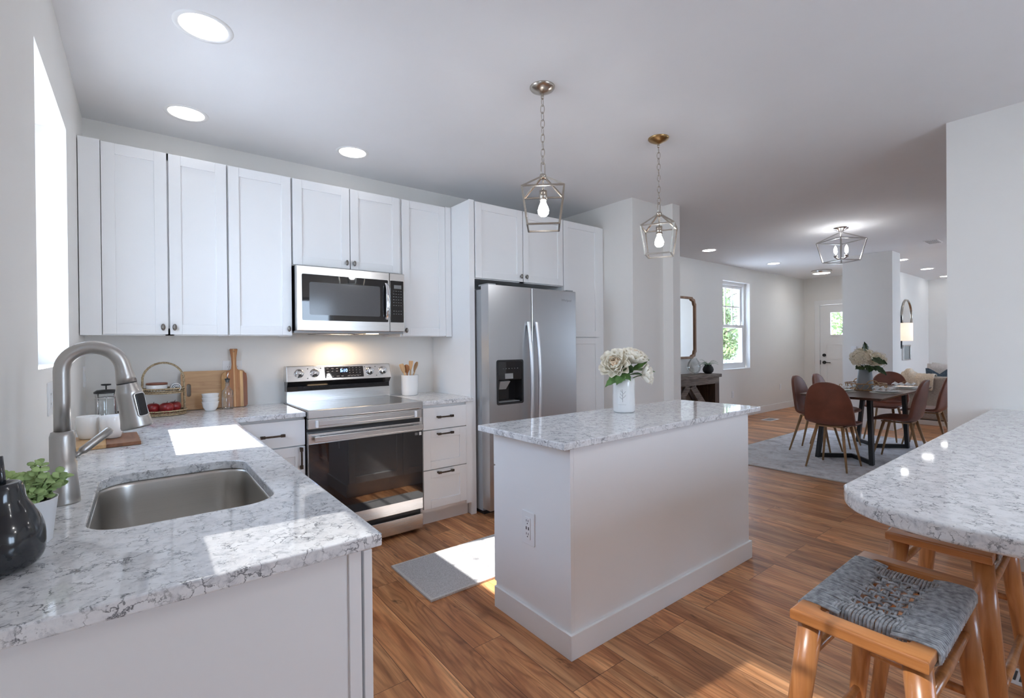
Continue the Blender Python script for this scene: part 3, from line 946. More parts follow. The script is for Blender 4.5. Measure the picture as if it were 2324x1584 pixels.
def drawer_base():
    r = thing('base_cabinet', 'white base cabinet with three drawers right of the range', 'cabinet', (1.822, 0, 0), group='base cabinets on the range wall')
    base_carcass(r, 1.822, 2.256)
    F = at(0, -0.63, 0)
    d = shaker(r, F, 1.838, 2.200, 0.704, 0.862, 'drawer_front', flat=True); pull(d, r, F, 2.010, 0.793)
    d = shaker(r, F, 1.838, 2.200, 0.414, 0.698, 'drawer_front'); pull(d, r, F, 2.010, 0.670)
    d = shaker(r, F, 1.838, 2.200, 0.132, 0.408, 'drawer_front'); pull(d, r, F, 2.010, 0.388)
    W(r).box(2.202, -0.626, 0.105, 2.256, -0.608, 0.884).build('filler_strip', CAB, r)
drawer_base()

# sink run along the left wall, doors look to +x
FX = Matrix(((0, -1, 0, 0), (1, 0, 0, 0), (0, 0, 1, 0), (0, 0, 0, 1)))
def sink_run(label, ya, yb, fronts, end=False, hollow=False):
    r = thing('base_cabinet', label, 'cabinet', (0.0, ya, 0), group='base cabinets under the sink worktop')
    xf = 0.617
    m = W(r); t = 0.018
    m.box(WX + 0.01, ya, 0.105, xf, ya + t, 0.884).box(WX + 0.01, yb - t, 0.105, xf, yb, 0.884).box(WX + 0.01, ya + t, 0.105, xf, yb - t, 0.123).box(WX + 0.01, ya + t, 0.123, WX + 0.02, yb - t, 0.884)
    if not hollow: m.box(xf - t, ya + t, 0.123, xf, yb - t, 0.884)
    m.build('cabinet_box', CAB, r)
    W(r).box(0.535, ya, 0, 0.553, yb, 0.105).build('toe_kick', CAB, r)
    F = at(0.641, 0, 0) @ FX
    for kind, a, b, z0, z1, hx, hz, vert in fronts:
        d = shaker(r, F, a, b, z0, z1, 'door' if kind == 'd' else 'drawer_front', flat=(kind == 'f'))
        if hx is not None: pull(d, r, F, hx, hz, vertical=vert)
    if end:
        W(r).box(WX + 0.002, ya - 0.016, 0.0, 0.588, ya - 0.001, 0.884).build('end_panel', CAB, r)
        W(r).box(0.588, ya - 0.022, 0.0, 0.614, ya - 0.001, 0.884).build('corner_post', CAB, r, bevel=0.001)
    return r
sink_run('white two door sink base cabinet under the stainless sink', -2.40, -1.50, [('d', -2.39, -1.955, 0.118, 0.868, -1.985, 0.76, True), ('d', -1.945, -1.51, 0.118, 0.868, -1.915, 0.76, True)], hollow=True)
sink_run('narrow white end cabinet with panelled side at the near end of the sink worktop', -2.70, -2.405, [('d', -2.715, -2.415, 0.118, 0.868, -2.45, 0.74, True)], end=True)
sink_run('white base cabinet with door and drawer between the sink base and the corner', -1.495, -0.885, [('d', -1.485, -0.895, 0.118, 0.70, -1.455, 0.62, True), ('f', -1.485, -0.895, 0.708, 0.868, -1.19, 0.79, False)])
sink_run('white blind corner base cabinet at the far end of the sink worktop', -0.88, -0.02, [], hollow=False)

# ------------------------------------------------------------------ worktops and sink
CT, CB = 0.914, 0.8845
SINK = rrect(0.145, -2.365, 0.530, -1.775, 0.085, 8)
def sink_worktop():
    r = 0.02
    pts = [(WX + 0.001, -0.001), (1.036, -0.001), (1.036, -0.648), (0.648 + 0.03, -0.648)]
    for i in range(1, 6):
        a = pi / 2 + (pi / 2) * i / 6
        pts.append((0.678 + 0.03 * cos(a), -0.678 + 0.03 * sin(a)))
    pts += [(0.648, -0.678), (0.648, -2.751), (WX + 0.001, -2.751)]
    o = outline_slab('worktop', [pts, SINK], CB, CT, QUARTZ, bevel=0.004)
    tag(o, 'white and grey veined quartz worktop with the sink cut out, wrapping the corner', 'worktop')
sink_worktop()
o = outline_slab('worktop', [[(1.821, -0.001), (2.262, -0.001), (2.262, -0.60), (2.256, -0.60), (2.256, -0.648), (1.821, -0.648)]], CB, CT, QUARTZ, bevel=0.004)
tag(o, 'short veined quartz worktop right of the range holding the utensil crock', 'worktop')

def sink():
    r = thing('kitchen_sink', 'brushed stainless undermount single bowl sink below the gooseneck tap', 'sink', (0.3375, -2.07, 0.66))
    m = W(r)
    rows = []
    n = len(SINK)
    def ring(off, z, rad):
        return [(x, y, z) for x, y in rrect(0.145 - off, -2.365 - off, 0.530 + off, -1.775 + off, rad, 8)]
    rows.append(ring(0.014, 0.8835, 0.097)); rows.append(ring(0.004, 0.8835, 0.088)); rows.append(ring(0.002, 0.872, 0.087)); rows.append(ring(0.0, 0.82, 0.085)); rows.append(ring(-0.004, 0.70, 0.081))
    rows.append(ring(-0.008, 0.685, 0.075)); rows.append(ring(-0.016, 0.672, 0.067)); rows.append(ring(-0.03, 0.667, 0.053)); rows.append(ring(-0.09, 0.664, 0.04)); rows.append(ring(-0.16, 0.662, 0.012))
    m.grid(rows, True, True)
    m.add(rows[-1], [tuple(range(n))], True)
    m.build('bowl', STEELS, r, solid=0.0012)
    d = W(r); d.lathe([(0.0, 0.6635), (0.020, 0.6635), (0.024, 0.666), (0.042, 0.667), (0.044, 0.6645)], 32, (0.3375, -2.07, 0))
    d.build('drain_strainer', CHROME, r)
sink()

def faucet():
    b = Vector((0.085, -2.045, CT))
    r = thing('kitchen_tap', 'brushed nickel pull-down gooseneck tap behind the sink', 'tap', b)
    m = MB()
    m.lathe([(0.0, 0), (0.034, 0), (0.0345, 0.004), (0.031, 0.045), (0.0285, 0.075), (0.0285, 0.104), (0.0255, 0.106), (0.0255, 0.172), (0.0225, 0.183), (0.018, 0.185), (0, 0.186)], 40)
    m.build('base_body', NICKEL, r)
    path = [(0, 0, 0.183), (0, 0, 0.26), (0, 0, 0.31)]; rad = [0.0168, 0.0168, 0.0168]
    cz, rr = 0.338, 0.0615
    for i in range(0, 23):
        a = pi - radians(170) * i / 22
        path.append((rr + rr * cos(a), 0, cz + rr * sin(a))); rad.append(0.0168 + 0.0012 * (i / 22))
    e = Vector(path[-1]); d = Vector((sin(radians(10)), 0, -cos(radians(10))))
    for k, r_ in ((0.012, 0.0188), (0.030, 0.0215), (0.046, 0.0232)):
        path.append(tuple(e + d * k)); rad.append(r_)
    g = MB().tube(path, rad, 28); g.build('gooseneck', NICKEL, r)
    p1 = e + d * 0.046
    q = d.to_track_quat('Z', 'Y').to_matrix().to_4x4()
    h = MB(); h.T = Matrix.Translation(p1) @ q
    h.lathe([(0.0, -0.001), (0.0222, -0.001), (0.0226, 0.0), (0.0226, 0.003)], 32)
    h.build('joint_ring', BLACKMET, r)
    h = MB(); h.T = Matrix.Translation(p1 + d * 0.003) @ q
    h.lathe([(0.0232, 0), (0.0240, 0.003), (0.0300, 0.022), (0.0306, 0.026), (0.0300, 0.045), (0.0306, 0.070), (0.0335, 0.100), (0.0364, 0.118), (0.0358, 0.123), (0.0320, 0.123)], 44)
    hd = h.build('spray_head', NICKEL, r)
    f = MB(); f.T = Matrix.Translation(p1 + d * 0.003) @ q
    f.lathe([(0.0325, 0.1222), (0.0, 0.119)], 32)
    f.build('spray_face', BLACKPL, hd)
    # rocker button on the side that looks at the room
    tocam = Vector((0.62, -0.78, 0.0)); n = (tocam - d * tocam.dot(d)).normalized(); s = d.cross(n)
    c0 = p1 + d * 0.064
    def frame(w, l, lift, th):
        base = c0 + n * lift
        M4 = Matrix(((s.x, d.x, n.x, base.x), (s.y, d.y, n.y, base.y), (s.z, d.z, n.z, base.z), (0, 0, 0, 1)))
        k = MB(); k.T = M4
        pts = rrect(-w, -l, w, l, min(w, l) * 0.45, 5)
        k.prism(pts, 0, th)
        return k
    frame(0.0140, 0.0335, 0.0270, 0.007).build('button_bezel', CHROME, hd, bevel=0.001)
    frame(0.0115, 0.0305, 0.0300, 0.0060).build('spray_button', BLACKPL, hd, bevel=0.0012)
    l = MB()
    a = Vector((0.020, 0.012, 0.113)); e = Vector((0.094, 0.050, 0.172))
    u = (e - a).normalized()
    l.tube([tuple(a), tuple(a + u * 0.022)], 0.0065, 16)
    l.tube([tuple(a + u * 0.018), tuple(a + u * 0.023), tuple(a + u * 0.03), tuple(e - u * 0.004), tuple(e)], [0.0075, 0.0105, 0.0105, 0.0105, 0.0085], 20)
    l.build('lever_handle', NICKEL, r)
faucet()

# ------------------------------------------------------------------ island
def island():
    x0, x1, y0, y1 = 1.652, 3.172, -2.302, -1.772
    r = thing('kitchen_island', 'white rectangular kitchen island base with tall skirting in the middle of the kitchen', 'island', (1.652, -2.302, 0))
    W(r).box(x0 + 0.02, y0 + 0.012, 0.0, x1 - 0.012, y1, 0.884).build('island_box', CAB, r)
    W(r).box(x0, y0, 0.0, x0 + 0.02, y1 + 0.002, 0.884).build('end_panel', CAB, r)
    W(r).box(x0 + 0.0205, y0, 0.0, x1, y0 + 0.012, 0.884).build('back_panel', CAB, r)
    W(r).box(x1 - 0.012, y0 + 0.0125, 0.0, x1 + 0.001, y1, 0.884).build('end_panel', CAB, r)
    W(r).box(x0 - 0.014, y0 - 0.014, 0, x1 + 0.014, y0 - 0.0005, 0.104).build('skirting_board', CAB, r, bevel=0.0015)
    W(r).box(x0 - 0.014, y0 - 0.0004, 0, x0 - 0.0005, y1, 0.104).build('skirting_board', CAB, r, bevel=0.0015)
    W(r).box(x1 + 0.0015, y0 - 0.0004, 0, x1 + 0.014, y1, 0.104).build('skirting_board', CAB, r, bevel=0.0015)
    F = at(0, y1 + 0.022, 0) @ Matrix.Rotation(pi, 4, 'Z')
    for i in range(3):
        a = x0 + 0.004 + i * 0.505; b = a + 0.50
        d = shaker(r, F, -b, -a, 0.118, 0.70, 'door'); pull(d, r, F, -b + 0.03, 0.64, vertical=True)
        d = shaker(r, F, -b, -a, 0.708, 0.868, 'drawer_front', flat=True); pull(d, r, F, -(a + b) / 2, 0.79)
    o = outline_slab('worktop', [[(1.570, -1.738), (1.578, -2.345), (3.300, -2.318), (3.262, -1.755)]], CB, CT, QUARTZ, bevel=0.004)
    tag(o, 'veined quartz worktop on the island holding the white flower vase', 'worktop')
    # socket on the near end
    s = thing('wall_socket', 'white double socket with two charging ports on the island end', 'socket', (x0, -2.030, 0.467))
    m = MB(); m.T = FACE_X
    m.prism(rrect(-0.045, -0.076, 0.045, 0.076, 0.006, 4), 0, 0.006)
    pl = m.build('cover_plate', PLASTICW, s, bevel=0.0015)
    m = MB(); m.T = FACE_X @ at(0, 0, 0.006)
    m.prism(rrect(-0.019, -0.050, 0.019, 0.050, 0.003, 3), 0, 0.003)
    m.build('socket_face', PLASTICW, s, bevel=0.0006)
    m = MB(); m.T = FACE_X @ at(0, 0, 0.0085)
    for zc in (0.030, -0.030):
        m.box(-0.008, zc + 0.0, 0, -0.005, zc + 0.010, 0.001).box(0.005, zc + 0.0, 0, 0.008, zc + 0.010, 0.001).prism(rrect(-0.003, zc - 0.011, 0.003, zc - 0.005, 0.0028, 3), 0, 0.001)
    for xx in (-0.008, 0.008): m.box(xx - 0.003, -0.007, 0, xx + 0.003, 0.007, 0.001)
    m.build('slots', BLACKPL, s)
island()

# ------------------------------------------------------------------ range
LETTER = pmat('grey_lettering', (0.30, 0.30, 0.31), 0.4, var=0.02)
LETTERW = pmat('pale_lettering', (0.62, 0.62, 0.62), 0.4, var=0.02)
LETTERD = pmat('dim_lettering', (0.20, 0.20, 0.205), 0.4, var=0.02)
LOGO = pmat('bright_metal_lettering', (0.75, 0.75, 0.76), 0.2, metal=1.0, var=0.02)
DISPLAY = emat('blue_clock_digits', (0.10, 0.30, 1.0), 9)
STICKER = pmat('white_sticker', (0.8, 0.8, 0.8), 0.5, var=0.02)

def kitchen_range():
    x0, x1 = 1.042, 1.812
    r = thing('kitchen_range', 'stainless electric range with black glass oven door and smooth cooktop', 'stove', (x0, -0.04, 0))
    W(r).box(x0 + 0.004, -0.62, 0.03, x1 - 0.004, -0.05, 0.885).build('body', BLACKPL, r)
    W(r).box(x0 + 0.03, -0.60, 0.0, x1 - 0.03, -0.10, 0.03).build('plinth', BLACKPL, r)
    # cooktop
    W(r).box(x0 + 0.012, -0.640, 0.905, x1 - 0.012, -0.125, 0.921).build('cooktop_glass', COOKGLASS, r, bevel=0.002)
    W(r).box(x0, -0.678, 0.873, x1, -0.640, 0.923).box(x0, -0.640, 0.886, x0 + 0.011, -0.05, 0.922).box(x1 - 0.011, -0.640, 0.886, x1, -0.05, 0.922).build('cooktop_rim', STEEL, r, bevel=0.004)
    # front strip under the cooktop
    p = W(r).box(x0 + 0.002, -0.668, 0.806, x1 - 0.002, -0.625, 0.869).build('front_strip', STEEL, r, bevel=0.004)
    W(r).box(x0 + 0.062, -0.676, 0.822, x1 - 0.062, -0.667, 0.856).build('raised_bar', STEEL, p, bevel=0.004)
    for a in (x0 + 0.046, x1 - 0.062):
        W(r).box(a, -0.684, 0.814, a + 0.016, -0.667, 0.858).build('end_guard', PLASTICW, p, bevel=0.004)
    W(r).box(x0 + 0.002, -0.632, 0.779, x1 - 0.002, -0.60, 0.806).build('vent_gap', BLACKPL, r)
    # oven door
    d = W(r).box(x0 + 0.002, -0.672, 0.166, x1 - 0.002, -0.622, 0.779).build('oven_door', STEEL, r, bevel=0.003)
    W(r).box(x0 + 0.004, -0.6745, 0.243, x1 - 0.004, -0.671, 0.716).build('door_glass', BLACKGLASS, d)
    W(r).box(x0 + 0.03, -0.712, 0.733, x1 - 0.012, -0.700, 0.763).build('handle_bar', STEEL, d, bevel=0.002)
    for a in (x0 + 0.05, x1 - 0.06):
        W(r).box(a, -0.701, 0.740, a + 0.024, -0.671, 0.756).build('handle_post', STEEL, d)
    T = at(*(-r.location)) @ at((x0 + x1) / 2 + 0.0, -0.6725, 0.205) @ FACE_Y
    lettering('logo_lettering', 'Whirlpool', 0.026, LOGO, d, T)
    W(r).box(x1 - 0.062, -0.6752, 0.688, x1 - 0.040, -0.6744, 0.706).build('glass_mark', LETTERD, d)
    W(r).box(x1 - 0.030, -0.6752, 0.685, x1 - 0.012, -0.6744, 0.708).build('sticker', STICKER, d)
    # drawer
    W(r).box(x0 + 0.004, -0.632, 0.128, x1 - 0.004, -0.60, 0.166).build('drawer_gap', BLACKPL, r)
    W(r).box(x0 + 0.002, -0.668, 0.028, x1 - 0.002, -0.622, 0.130).build('storage_drawer', STEEL, r, bevel=0.003)
    # backguard: lower steel, black recess, slanted control panel
    bg = W(r).box(x0 + 0.004, -0.122, 0.886, x1 - 0.004, -0.045, 0.998).build('backguard', STEEL, r, bevel=0.002)
    W(r).box(x0 + 0.008, -0.118, 0.998, x1 - 0.008, -0.045, 1.030).hexa(
        [(x0 + 0.008, -0.118, 1.030), (x1 - 0.008, -0.118, 1.030), (x1 - 0.008, -0.045, 1.030), (x0 + 0.008, -0.045, 1.030)],
        [(x0 + 0.006, -0.148, 1.066), (x1 - 0.006, -0.148, 1.066), (x1 - 0.006, -0.045, 1.066), (x0 + 0.006, -0.045, 1.066)]).build('vent_recess', BLACKGLASS, bg)
    c = W(r).hexa([(x0 - 0.001, -0.150, 1.066), (x1 + 0.001, -0.150, 1.066), (x1 + 0.001, -0.045, 1.066), (x0 - 0.001, -0.045, 1.066)],
                  [(x0 + 0.004, -0.118, 1.176), (x1 - 0.004, -0.118, 1.176), (x1 - 0.004, -0.045, 1.176), (x0 + 0.004, -0.045, 1.176)]).build('control_panel', STEEL, bg, bevel=0.004)
    sl = math.atan2(0.032, 0.110)
    P = at(0, -0.1345, 1.121) @ Matrix.Rotation(-sl, 4, 'X') @ FACE_Y     # panel plane: local x = world x, y up the slope, z out
    m = W(r, P); m.prism(rrect(x0 + 0.262, -0.040, x1 - 0.222, 0.043, 0.003, 2), -0.001, 0.002)
    dp = m.build('display_glass', BLACKGLASS, c)
    lettering('clock_digits', '5:10', 0.032, DISPLAY, dp, at(*(-r.location)) @ P @ at((x0 + x1) / 2 + 0.015, 0.012, 0.0022))
    m = W(r, P)
    random.seed(3)
    for row, yy in enumerate((0.030, 0.010, -0.028)):
        for k in range(4): m.box(x0 + 0.275 + k * 0.034, yy - 0.003, 0.0018, x0 + 0.275 + k * 0.034 + random.uniform(0.012, 0.022), yy + 0.002, 0.0023)
    for k in range(4): m.box(x0 + 0.425 + k * 0.024, -0.031, 0.0018, x0 + 0.440 + k * 0.024, -0.026, 0.0023)
    for row in range(4):
        for k in range(4): m.box(x1 - 0.33 + k * 0.026, 0.030 - row * 0.019, 0.0018, x1 - 0.324 + k * 0.026, 0.034 - row * 0.019, 0.0023)
    m.build('key_markings', LETTERD, dp)
    for xk in (x0 + 0.085, x0 + 0.19, x1 - 0.172, x1 - 0.068):
        k = W(r, P @ at(xk, 0.002, 0.0005))
        k.lathe([(0.031, 0), (0.031, 0.006), (0.027, 0.008), (0.025, 0.022), (0.022, 0.024), (0, 0.024)], 28)
        kn = k.build('control_knob', CHROME, c)
        W(r, P @ at(xk, 0.002, 0.0005)).box(-0.010, -0.028, 0.008, 0.010, -0.010, 0.0265).build('knob_grip', BLACKPL, kn, bevel=0.003)
    m = W(r, P)
    for xk, yk in ((x0 + 0.145, 0.035), (x0 + 0.235, 0.035), (x0 + 0.14, -0.035), (x1 - 0.21, 0.035), (x1 - 0.125, 0.035), (x1 - 0.12, -0.035)):
        m.prism([(xk + 0.0035 * cos(a * pi / 4), yk + 0.0035 * sin(a * pi / 4)) for a in range(8)], -0.001, 0.0015)
    m.build('burner_marks', BLACKPL, c)
kitchen_range()

def microwave():
    x0, x1, z0, z1 = 1.048, 1.808, 1.405, 1.852
    r = thing('microwave', 'stainless over-the-range microwave with black glass window', 'microwave', (x0, 0, z0))
    W(r).box(x0 + 0.006, -0.372, z0 + 0.012, x1 - 0.006, -0.003, z1).build('casing', BLACKPL, r)
    W(r).box(x0 + 0.002, -0.385, z0, x1 - 0.002, -0.02, z0 + 0.014).box(x0 + 0.15, -0.30, z0 - 0.006, x0 + 0.42, -0.10, z0).box(x0 + 0.48, -0.30, z0 - 0.006, x0 + 0.68, -0.10, z0).build('bottom_vent', GREYPL, r)
    d = W(r).box(x0, -0.412, z0 + 0.014, 1.688, -0.372, z1 - 0.004).build('door', STEEL, r, bevel=0.004)
    P = at(0, -0.412, 0) @ FACE_Y
    m = W(r, P); m.prism(rrect(1.082, 1.487, 1.676, 1.793, 0.008, 4), -0.001, 0.002); w = m.build('door_glass', BLACKGLASS, d)
    WIN = pmat('microwave_mesh_window', (0.10, 0.10, 0.105), 0.12, var=0.06, vscale=400)
    m = W(r, P); m.prism(rrect(1.128, 1.525, 1.615, 1.742, 0.012, 4), 0.0018, 0.0024); m.build('mesh_window', WIN, w)
    pts = []
    for i in range(13):
        t = -1 + 2 * i / 12
        pts.append((1.662, -0.414 - 0.036 * (1 - t * t) ** 0.5 if abs(t) < 1 else -0.414, 1.637 + 0.133 * t))
    h = W(r)
    rows = []
    for p in pts:
        rows.append([(p[0] - 0.014, p[1] + 0.004, p[2]), (p[0] - 0.011, p[1] - 0.004, p[2]), (p[0] + 0.011, p[1] - 0.004, p[2]), (p[0] + 0.014, p[1] + 0.004, p[2]), (p[0], p[1] + 0.007, p[2])])
    h.grid(rows, True, True); h.build('handle', CHROME, d)
    lettering('logo_lettering', 'Whirlpool', 0.030, LOGO, d, at(*(-r.location)) @ at((x0 + 1.688) / 2 + 0.05, -0.4122, 1.820) @ FACE_Y)
    c = W(r).box(1.690, -0.410, z0 + 0.014, x1, -0.372, z1 - 0.004).build('control_side', STEEL, r, bevel=0.004)
    m = W(r, P); m.prism(rrect(1.694, 1.487, 1.797, 1.793, 0.004, 3), -0.002, 0.0015); k = m.build('keypad_glass', BLACKGLASS, c)
    m = W(r, P); m.box(1.722, 1.735, 0.001, 1.780, 1.762, 0.002); m.build('display', LETTERD, k)
    m = W(r, P)
    for row in range(9):
        for q in range(4 if row not in (6,) else 0):
            m.box(1.715 + q * 0.019, 1.715 - row * 0.021, 0.001, 1.725 + q * 0.019, 1.7185 - row * 0.021, 0.002)
    m.build('key_markings', LETTERD, k)
    W(r).box(x0 + 0.50, -0.345, z0 - 0.003, x0 + 0.58, -0.31, z0 + 0.0).build('task_lamp_lens', emat('warm_task_lens', (1.0, 0.72, 0.42), 14), r)
microwave()
def task_lamp():
    l = bpy.data.lights.new('microwave_task_lamp', 'AREA'); l.shape = 'RECTANGLE'; l.size = 0.16; l.size_y = 0.06; l.energy = 1.1; l.color = (1.0, 0.72, 0.45)
    o = bpy.data.objects.new('microwave_task_lamp', l); COL.objects.link(o); o.location = (1.42, -0.16, 1.392); o.rotation_euler = (radians(-12), 0, 0)
task_lamp()

def fridge():
    x0, x1 = 2.318, 3.250
    xm = 2.742; zt = 1.772
    r = thing('refrigerator', 'stainless side-by-side refrigerator with ice and water dispenser', 'refrigerator', (x0, -0.02, 0))
    W(r).box(x0 + 0.006, -0.665, 0.03, x1 - 0.006, -0.03, 1.745).build('body', GREYPL, r, bevel=0.004)
    W(r).box(x0 + 0.02, -0.66, 0.0, x1 - 0.02, -0.10, 0.03).build('plinth', BLACKPL, r)
    W(r).box(x0 + 0.01, -0.672, 0.06, x1 - 0.01, -0.664, 1.74).build('door_seal', BLACKPL, r)
    yf = -0.772
    DX0, DX1, DZ0, DZ1 = 2.398, 2.640, 0.862, 1.188
    m = W(r).box(x0, yf, 0.055, DX0, -0.673, zt).box(DX1, yf, 0.055, xm - 0.004, -0.673, zt).box(DX0, yf, 0.055, DX1, -0.673, DZ0).box(DX0, yf, DZ1, DX1, -0.673, zt)
    L = m.build('freezer_door', STEELV, r)
    R_ = W(r).box(xm + 0.004, yf, 0.055, x1, -0.673, zt).build('fridge_door', STEELV, r, bevel=0.006)
    for x, dd in ((x0 + 0.05, L), (x1 - 0.05, R_)):
        W(r).box(x - 0.035, -0.75, zt, x + 0.035, -0.62, zt + 0.012).build('hinge_cover', GREYPL, dd)
    for x, dd in ((2.700, L), (2.784, R_)):
        h = W(r); rows = []
        for i in range(25):
            t = -1 + 2 * i / 24; z = 0.985 + 0.512 * t
            y = yf - 0.018 - 0.040 * (1 - abs(t) ** 2.6)
            rows.append([(x - 0.017, y + 0.010, z), (x - 0.014, y, z), (x - 0.005, y - 0.006, z), (x + 0.005, y - 0.006, z), (x + 0.014, y, z), (x + 0.017, y + 0.010, z), (x, y + 0.012, z)])
        h.grid(rows, True, True)
        h.add(rows[0], [tuple(range(7))]); h.add(rows[-1], [tuple(range(7))])
        h.box(x - 0.014, yf - 0.016, 1.470, x + 0.014, yf, 1.497).box(x - 0.014, yf - 0.016, 0.474, x + 0.014, yf, 0.50)
        h.build('handle', pmat('silver_handle', (0.72, 0.73, 0.75), 0.3, metal=0.9, var=0.02), dd)
    # dispenser
    m = W(r)
    m.box(DX0, yf + 0.085, DZ0, DX1, yf + 0.09, DZ1).box(DX0, yf + 0.002, DZ0, DX0 + 0.006, yf + 0.085, DZ1).box(DX1 - 0.006, yf + 0.002, DZ0, DX1, yf + 0.085, DZ1).box(DX0, yf + 0.002, DZ1 - 0.006, DX1, yf + 0.085, DZ1).box(DX0, yf + 0.002, DZ0, DX1, yf + 0.085, DZ0 + 0.008)
    d = m.build('dispenser', BLACKGLASS, L)
    P = at(0, yf, 0) @ FACE_Y
    outline_slab('dispenser_frame', [rrect(DX0 - 0.010, DZ0 - 0.010, DX1 + 0.010, DZ1 + 0.010, 0.016, 5), rrect(DX0 + 0.004, DZ0 + 0.004, DX1 - 0.004, DZ1 - 0.004, 0.012, 5)], -0.002, 0.004, BLACKPL, d, T=at(*(-r.location)) @ P)
    W(r).box(DX0 + 0.003, yf - 0.001, 1.042, DX1 - 0.003, yf + 0.06, DZ1 - 0.003).build('control_face', BLACKGLASS, d, bevel=0.002)
    m = W(r, P)
    for k in range(6): m.box(2.447 + k * 0.028, 1.128, 0.001, 2.456 + k * 0.028, 1.132, 0.002)
    m.build('key_markings', LETTERD, d)
    W(r).box(2.468, yf - 0.003, 1.050, 2.546, yf + 0.002, 1.092).build('label_plate', GREYPL, d, bevel=0.001)
    m = W(r); m.hexa([(2.445, yf + 0.05, 0.965), (2.515, yf + 0.05, 0.965), (2.515, yf + 0.065, 0.965), (2.445, yf + 0.065, 0.965)], [(2.430, yf + 0.01, 1.03), (2.530, yf + 0.01, 1.03), (2.530, yf + 0.05, 1.042), (2.430, yf + 0.05, 1.042)])
    m.build('ice_lever', GREYPL, d, bevel=0.003)
    W(r).box(DX0 + 0.02, yf + 0.01, DZ0 + 0.006, DX1 - 0.02, yf + 0.08, DZ0 + 0.012).build('drip_tray', GREYPL, d)
    lettering('logo_lettering', 'Whirlpool', 0.028, LETTER, R_, at(*(-r.location)) @ at(3.135, yf - 0.0004, 1.690) @ FACE_Y)
fridge()

# ------------------------------------------------------------------ bar top on the right
def bar_top():
    pts = [(4.188, -3.236), (1.80, -3.236)]
    c = [(1.735, -3.262), (1.685, -3.30), (1.650, -3.352), (1.628, -3.42), (1.620, -3.50), (1.628, -3.60), (1.655, -3.71), (1.71, -3.83), (1.79, -3.95), (1.90, -4.06), (2.04, -4.13), (2.2, -4.155)]
    # smooth the nose
    sm = []
    P = [pts[1]] + c
    for i in range(len(P) - 1):
        p0 = P[max(i - 1, 0)]; p1 = P[i]; p2 = P[i + 1]; p3 = P[min(i + 2, len(P) - 1)]
        for k in range(4):
            t = k / 4
            q = [0.5 * ((2 * p1[j]) + (-p0[j] + p2[j]) * t + (2 * p0[j] - 5 * p1[j] + 4 * p2[j] - p3[j]) * t * t + (-p0[j] + 3 * p1[j] - 3 * p2[j] + p3[j]) * t ** 3) for j in (0, 1)]
            sm.append(tuple(q))
    sm.append(P[-1]); sm.append((4.188, -4.155))
    o = outline_slab('bar_worktop', [[pts[0]] + sm], CT - 0.042, CT, QUARTZ, bevel=0.009, res=4)
    tag(o, 'large veined quartz bar top with rounded end, on the right by the woven stools', 'worktop')
    r = thing('bar_cabinet', 'white base cabinet carrying the rounded quartz bar top', 'cabinet', (2.6, -4.1, 0))
    W(r).box(2.7, -4.10, 0.1, 4.186, -3.68, 0.871).build('cabinet_box', CAB, r)
    W(r).box(2.74, -4.06, 0.0, 4.186, -3.72, 0.1).build('toe_kick', CAB, r)
bar_top()

# ------------------------------------------------------------------ ceiling lights
def downlight(x, y, label, group, r=0.088, lens=None):
    t = thing('recessed_downlight', label, 'ceiling light', (x, y, CZ), group=group)
    MB().lathe([(r, -0.001), (r + 0.004, -0.004), (r + 0.020, -0.003), (r + 0.022, 0.0)], 40).build('trim_ring', TRIM, t)
    MB().lathe([(0, -0.0015), (r, -0.0015)], 40).build('lens', lens or LENS, t)
    return t
G1 = 'recessed downlights over the sink and range'
d0 = downlight(0.468, -1.348, 'largest round recessed downlight, top left above the sink', G1)
def dl(x, y, label, group): return dup(d0, (x, y, CZ), 0, label, group)
dl(0.466, -0.415, 'round recessed downlight above the corner wall cabinets', G1)
dl(1.419, -0.432, 'round recessed downlight above the microwave cabinet', G1)
G4 = 'added fill downlights at the unseen side of the kitchen'  # unseen lamps added to brighten the island front and bar
d0 = downlight(2.9, -5.05, 'added unseen fill downlight in the ceiling behind the sink peninsula', G4, lens=LENSK)
for x, y in ((2.0, -4.35),): dl(x, y, 'added unseen fill downlight in the ceiling behind the sink peninsula', G4)
G2 = 'recessed downlights in the dining room'
d0 = downlight(6.74, -0.02, 'recessed downlight left of the dining window, nearest the kitchen', G2, lens=LENSB)
dl(8.73, -0.05, 'recessed downlight right of the dining window, towards the front door', G2)
G3 = 'recessed downlights in the living room'
dl(10.13, -1.44, 'recessed downlight just past the wall end beside the dining table', G3)
dl(11.75, -1.45, 'recessed downlight over the oval mirror in the living room', G3)
dl(13.39, -1.42, 'farthest recessed downlight, half hidden behind the right wall edge', G3)

